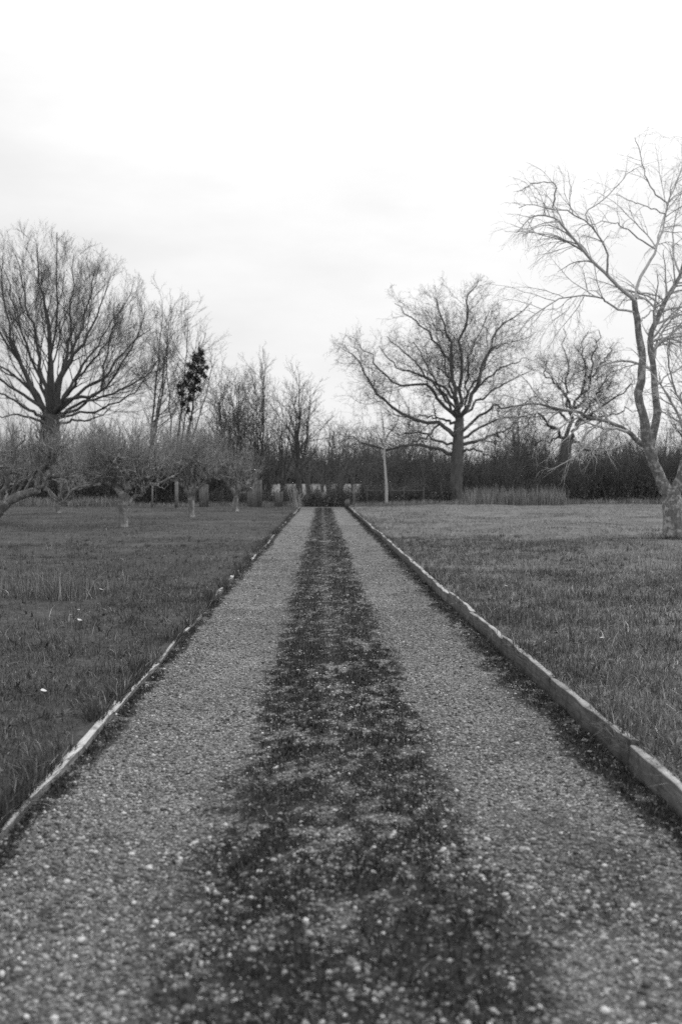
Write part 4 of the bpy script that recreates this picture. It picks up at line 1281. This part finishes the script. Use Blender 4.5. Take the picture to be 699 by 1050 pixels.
# low post and rail fence by the birch
b = pix(402, 516, 63.5); zb = float(z_right(b[0], b[1])) - 0.1
root = empty('rail_fence', (b[0], b[1], zb))
tag(root, 'low grey post and rail fence behind the white birch', 'fence')
for dx in (-1.6, 0.0, 0.75, 2.0):
    V, F = box((dx, 0, 0.6), (0.09, 0.09, 1.2), 0.02); mesh_obj('post', V, F, M['bark_slim'], root)
for zz in (1.0,):
    V, F = box((0.2, -0.07, zz), (3.7, 0.04, 0.055), 0.01); mesh_obj('rail', V, F, M['timber_post'], root)

# pale dead stems at the left corner of the drive end
rng = np.random.default_rng(77)
b0 = pix(304, 519, 60.5); b0[2] = float(z_left(b0[0], b0[1])) - 0.04
ps, rs = [], []
for k in range(16):
    h = rng.uniform(0.6, 1.35); a = rng.uniform(0, 6.28); q = rng.uniform(0, .3)
    s = b0 + np.array([math.cos(a) * q, math.sin(a) * q, 0])
    e = s + np.array([rng.normal(0, .22), rng.normal(0, .22), h])
    P = catmull([s, (s + e) / 2 + rng.normal(0, .05, 3), e], 6)
    ps.append(P); rs.append(np.linspace(rng.uniform(.018, .045), .01, 6))
P, R = np.stack(ps), np.stack(rs)
l2 = spawn(rng, P, R, 3, .3, 1, (.3, .8), .4, 4, .1, .05, .5, .1, .5, rmin=.006)
build_tree('dead_shrub', 'pale dead many stemmed shrub at the left corner of the drive end', 'shrub', b0, [('stem', [(P, R, 5)], M['bark_pale']), ('twigs', [(*l2, 3)], M['bark_pale'])])

# ------------------------------------------------------------------ weeds standing in the left lawn
def tuft(label, seed, u, v, Y, n, h, spread, mat, name='grass_tuft', lean=.22, w=.006):
    rng = np.random.default_rng(seed)
    b = pix(u, v, Y); b[2] = float(z_left(b[0], b[1]) if b[0] < 0 else z_right(b[0], b[1])) - 0.01
    x = rng.normal(0, spread, n); y = rng.normal(0, spread * .7, n)
    V, F = blade_verts(rng, x, y, x * 0, h * rng.uniform(.35, 1.0, n), rng.uniform(.5, 1.2, n) * w, lean, 2)
    o = mesh_obj(name, V, F, mat)
    o.location = b
    if spread > .2:
        o.name = 'dry_grass'
        return tag(o, label, 'grass', kind='stuff')
    return tag(o, label, 'grass')


tuft('tall tuft of dry pale grass standing in the left lawn', 1, 62, 613, 12.6, 650, .5, .16, M['dry_grass'], w=.0065, lean=.3)
tuft('sparse tuft of dry grass left of the tallest dry tuft', 2, 8, 606, 13.4, 260, .36, .24, M['dry_grass'])
tuft('short spread of dry grass right of the tallest dry tuft', 3, 108, 602, 13.6, 220, .26, .22, M['dry_grass'])
tuft('clump of pale coarse grass on the verge above the right edging boards', 4, 530, 655, 8.9, 220, .16, .09, M['dry_grass'], lean=.6)
tuft('coarse grass clump beside the lower right edging boards', 5, 668, 735, 5.6, 220, .13, .07, M['dry_grass'], lean=.7)
tuft('small pale grass clump far along the right verge', 6, 470, 585, 15.5, 220, .16, .1, M['dry_grass'], lean=.6)


def weed(label, seed, u, v, Y, h, r):
    rng = np.random.default_rng(seed)
    b = pix(u, v, Y); b[2] = float(z_left(b[0], b[1])) - 0.02
    P = catmull([b, b + np.array([.01, 0, h * .5]), b + np.array([rng.normal(0, .03), rng.normal(0, .03), h])], 9)
    R = np.linspace(r, r * .4, 9)
    l2 = spawn(rng, P[None], R[None], 7, .35, 1, (.4, .9), .17, 4, .1, .1, .6, .04, .16, rmin=.0018)
    build_tree('dead_weed', label, 'weed', b, [('stem', [(P, R, 5)], M['bark_dark']), ('twigs', [(*l2, 3)], M['bark_dark'])])


weed('tall thin dark dead weed stem near the left edge of the lawn', 1, 21, 598, 14.5, .8, .0065)
weed('short branching dead weed stem in front of the nearest apple trunk', 2, 73, 566, 21, .55, .007)

tuft('dark blades added as painted shade round the foot of the pale forked tree', 8, 690, 556, 23.6, 500, .16, .32, M['moss'], lean=.5, w=.012)  # added ring of dark blades, shade at the trunk foot put in as colour
rng = np.random.default_rng(97)
cs, ws = [], []
for side, xin, zf, n_ in ((1, 1.7, z_right, 1500), (-1, 1.5, z_left, 420)):
    y = 2.8 + 22 * rng.random(n_) ** 1.4; x = side * (xin + 5 * rng.random(n_) ** 1.6)
    cs.append(np.stack([x, y, zf(x, y) + rng.uniform(.005, .05, n_)], -1))
y = 2.2 + 24 * rng.random(520) ** 1.3; x = np.where(rng.random(520) < .6, edge_right(y) - np.abs(rng.normal(0, .16, 520)) - .02, rng.uniform(XL, XR, 520))
cs.append(np.stack([x, y, z_drive(x, y) + .014], -1))
V, F = leaf_tris(rng, np.concatenate(cs), .036)
V = V.reshape(-1, 4, 3); c_ = V.mean(1, keepdims=True); V = (c_ + (V - c_) * np.array([1, 1, .4])).reshape(-1, 3)
tag(mesh_obj('leaf_litter', V, F, M['leaf_litter']), 'small brown leaves littering the verges and the edge of the drive', 'leaves', kind='stuff')
# broad leaved weeds flat in the sward
P_, W_ = [], []
ros = []
for side, xin, zf, n_ in ((1, 1.72, z_right, 300), (-1, 1.5, z_left, 220)):
    y = 2.8 + 20 * rng.random(n_) ** 1.3; x = side * (xin + 5 * rng.random(n_) ** 1.3)
    nb = 8
    xx = np.repeat(x, nb) + rng.normal(0, .006, n_ * nb); yy = np.repeat(y, nb) + rng.normal(0, .006, n_ * nb)
    ros.append(blade_verts(rng, xx, yy, zf(xx, yy) + .012, rng.uniform(.04, .1, n_ * nb), rng.uniform(.012, .022, n_ * nb), 1.35, 2))
V, F = merge(ros)
tag(mesh_obj('weeds', V, F, island_mat('weed_leaf', [(0, .07), (1, .16)], 1, .8, 1.2)), 'flat broad leaved weeds growing in both lawns', 'weeds', kind='stuff')

# ------------------------------------------------------------------ fallen pale leaves and a few bigger stones
def leaf_mesh():
    n = 7
    V, F = [], []
    for k in range(n):
        t = k / (n - 1); w = .5 * math.sin(math.pi * min(max(t, .04), .97)) ** .8
        x = (t - .5) * 1.5; z = .16 * (2 * t - 1) ** 2
        V += [(x, -w, z + .22 * w), (x, 0, z), (x, w, z + .22 * w)]
    for k in range(n - 1):
        for j in range(2):
            a = k * 3 + j; F.append((a, a + 1, a + 4, a + 3))
    V = np.array(V); V2 = V - np.array([0, 0, .02])
    F = np.array(F)
    return np.concatenate([V, V2]), [np.concatenate([F, F[:, ::-1] + len(V)])]


LV, LF = leaf_mesh()
leaf_m = island_mat('pale_leaf', [(0, .45), (1, .6)], 3, .8, 1.2)
proto = None
for k, (u, v, lab) in enumerate([(104, 609, 'pale fallen leaf on the left lawn right of the dry tuft'), (80, 631, 'upper of two close pale fallen leaves on the left lawn'),
        (82, 640, 'lower of two close pale fallen leaves on the left lawn'), (44, 689, 'single pale fallen leaf on the left lawn above the nearest one'), (45, 717, 'nearest pale fallen leaf on the left lawn'),
        (518, 604, 'pale fallen leaf far up the right verge'), (617, 661, 'pale fallen leaf in the middle of the right verge'), (668, 716, 'pale fallen leaf nearest the right edging boards')]):
    Y = 1.46 * FPX / (v - 496) if u < 330 else 1.37 * FPX / (v - 496)
    p = pix(u, v, Y)
    if proto is None:
        o = proto = mesh_obj('fallen_leaf', LV * 0.042, LF, leaf_m)
    else:
        o = proto.copy(); COL.objects.link(o)
    zz = float(z_left(p[0], p[1]) if u < 330 else z_right(p[0], p[1]))
    o.location = (p[0], p[1], zz + .055)
    o.rotation_euler = (.3 * math.sin(k * 3), .3 * math.cos(k * 5), k * 1.3)
    tag(o, lab, 'leaf', 'pale fallen leaves on the lawns')
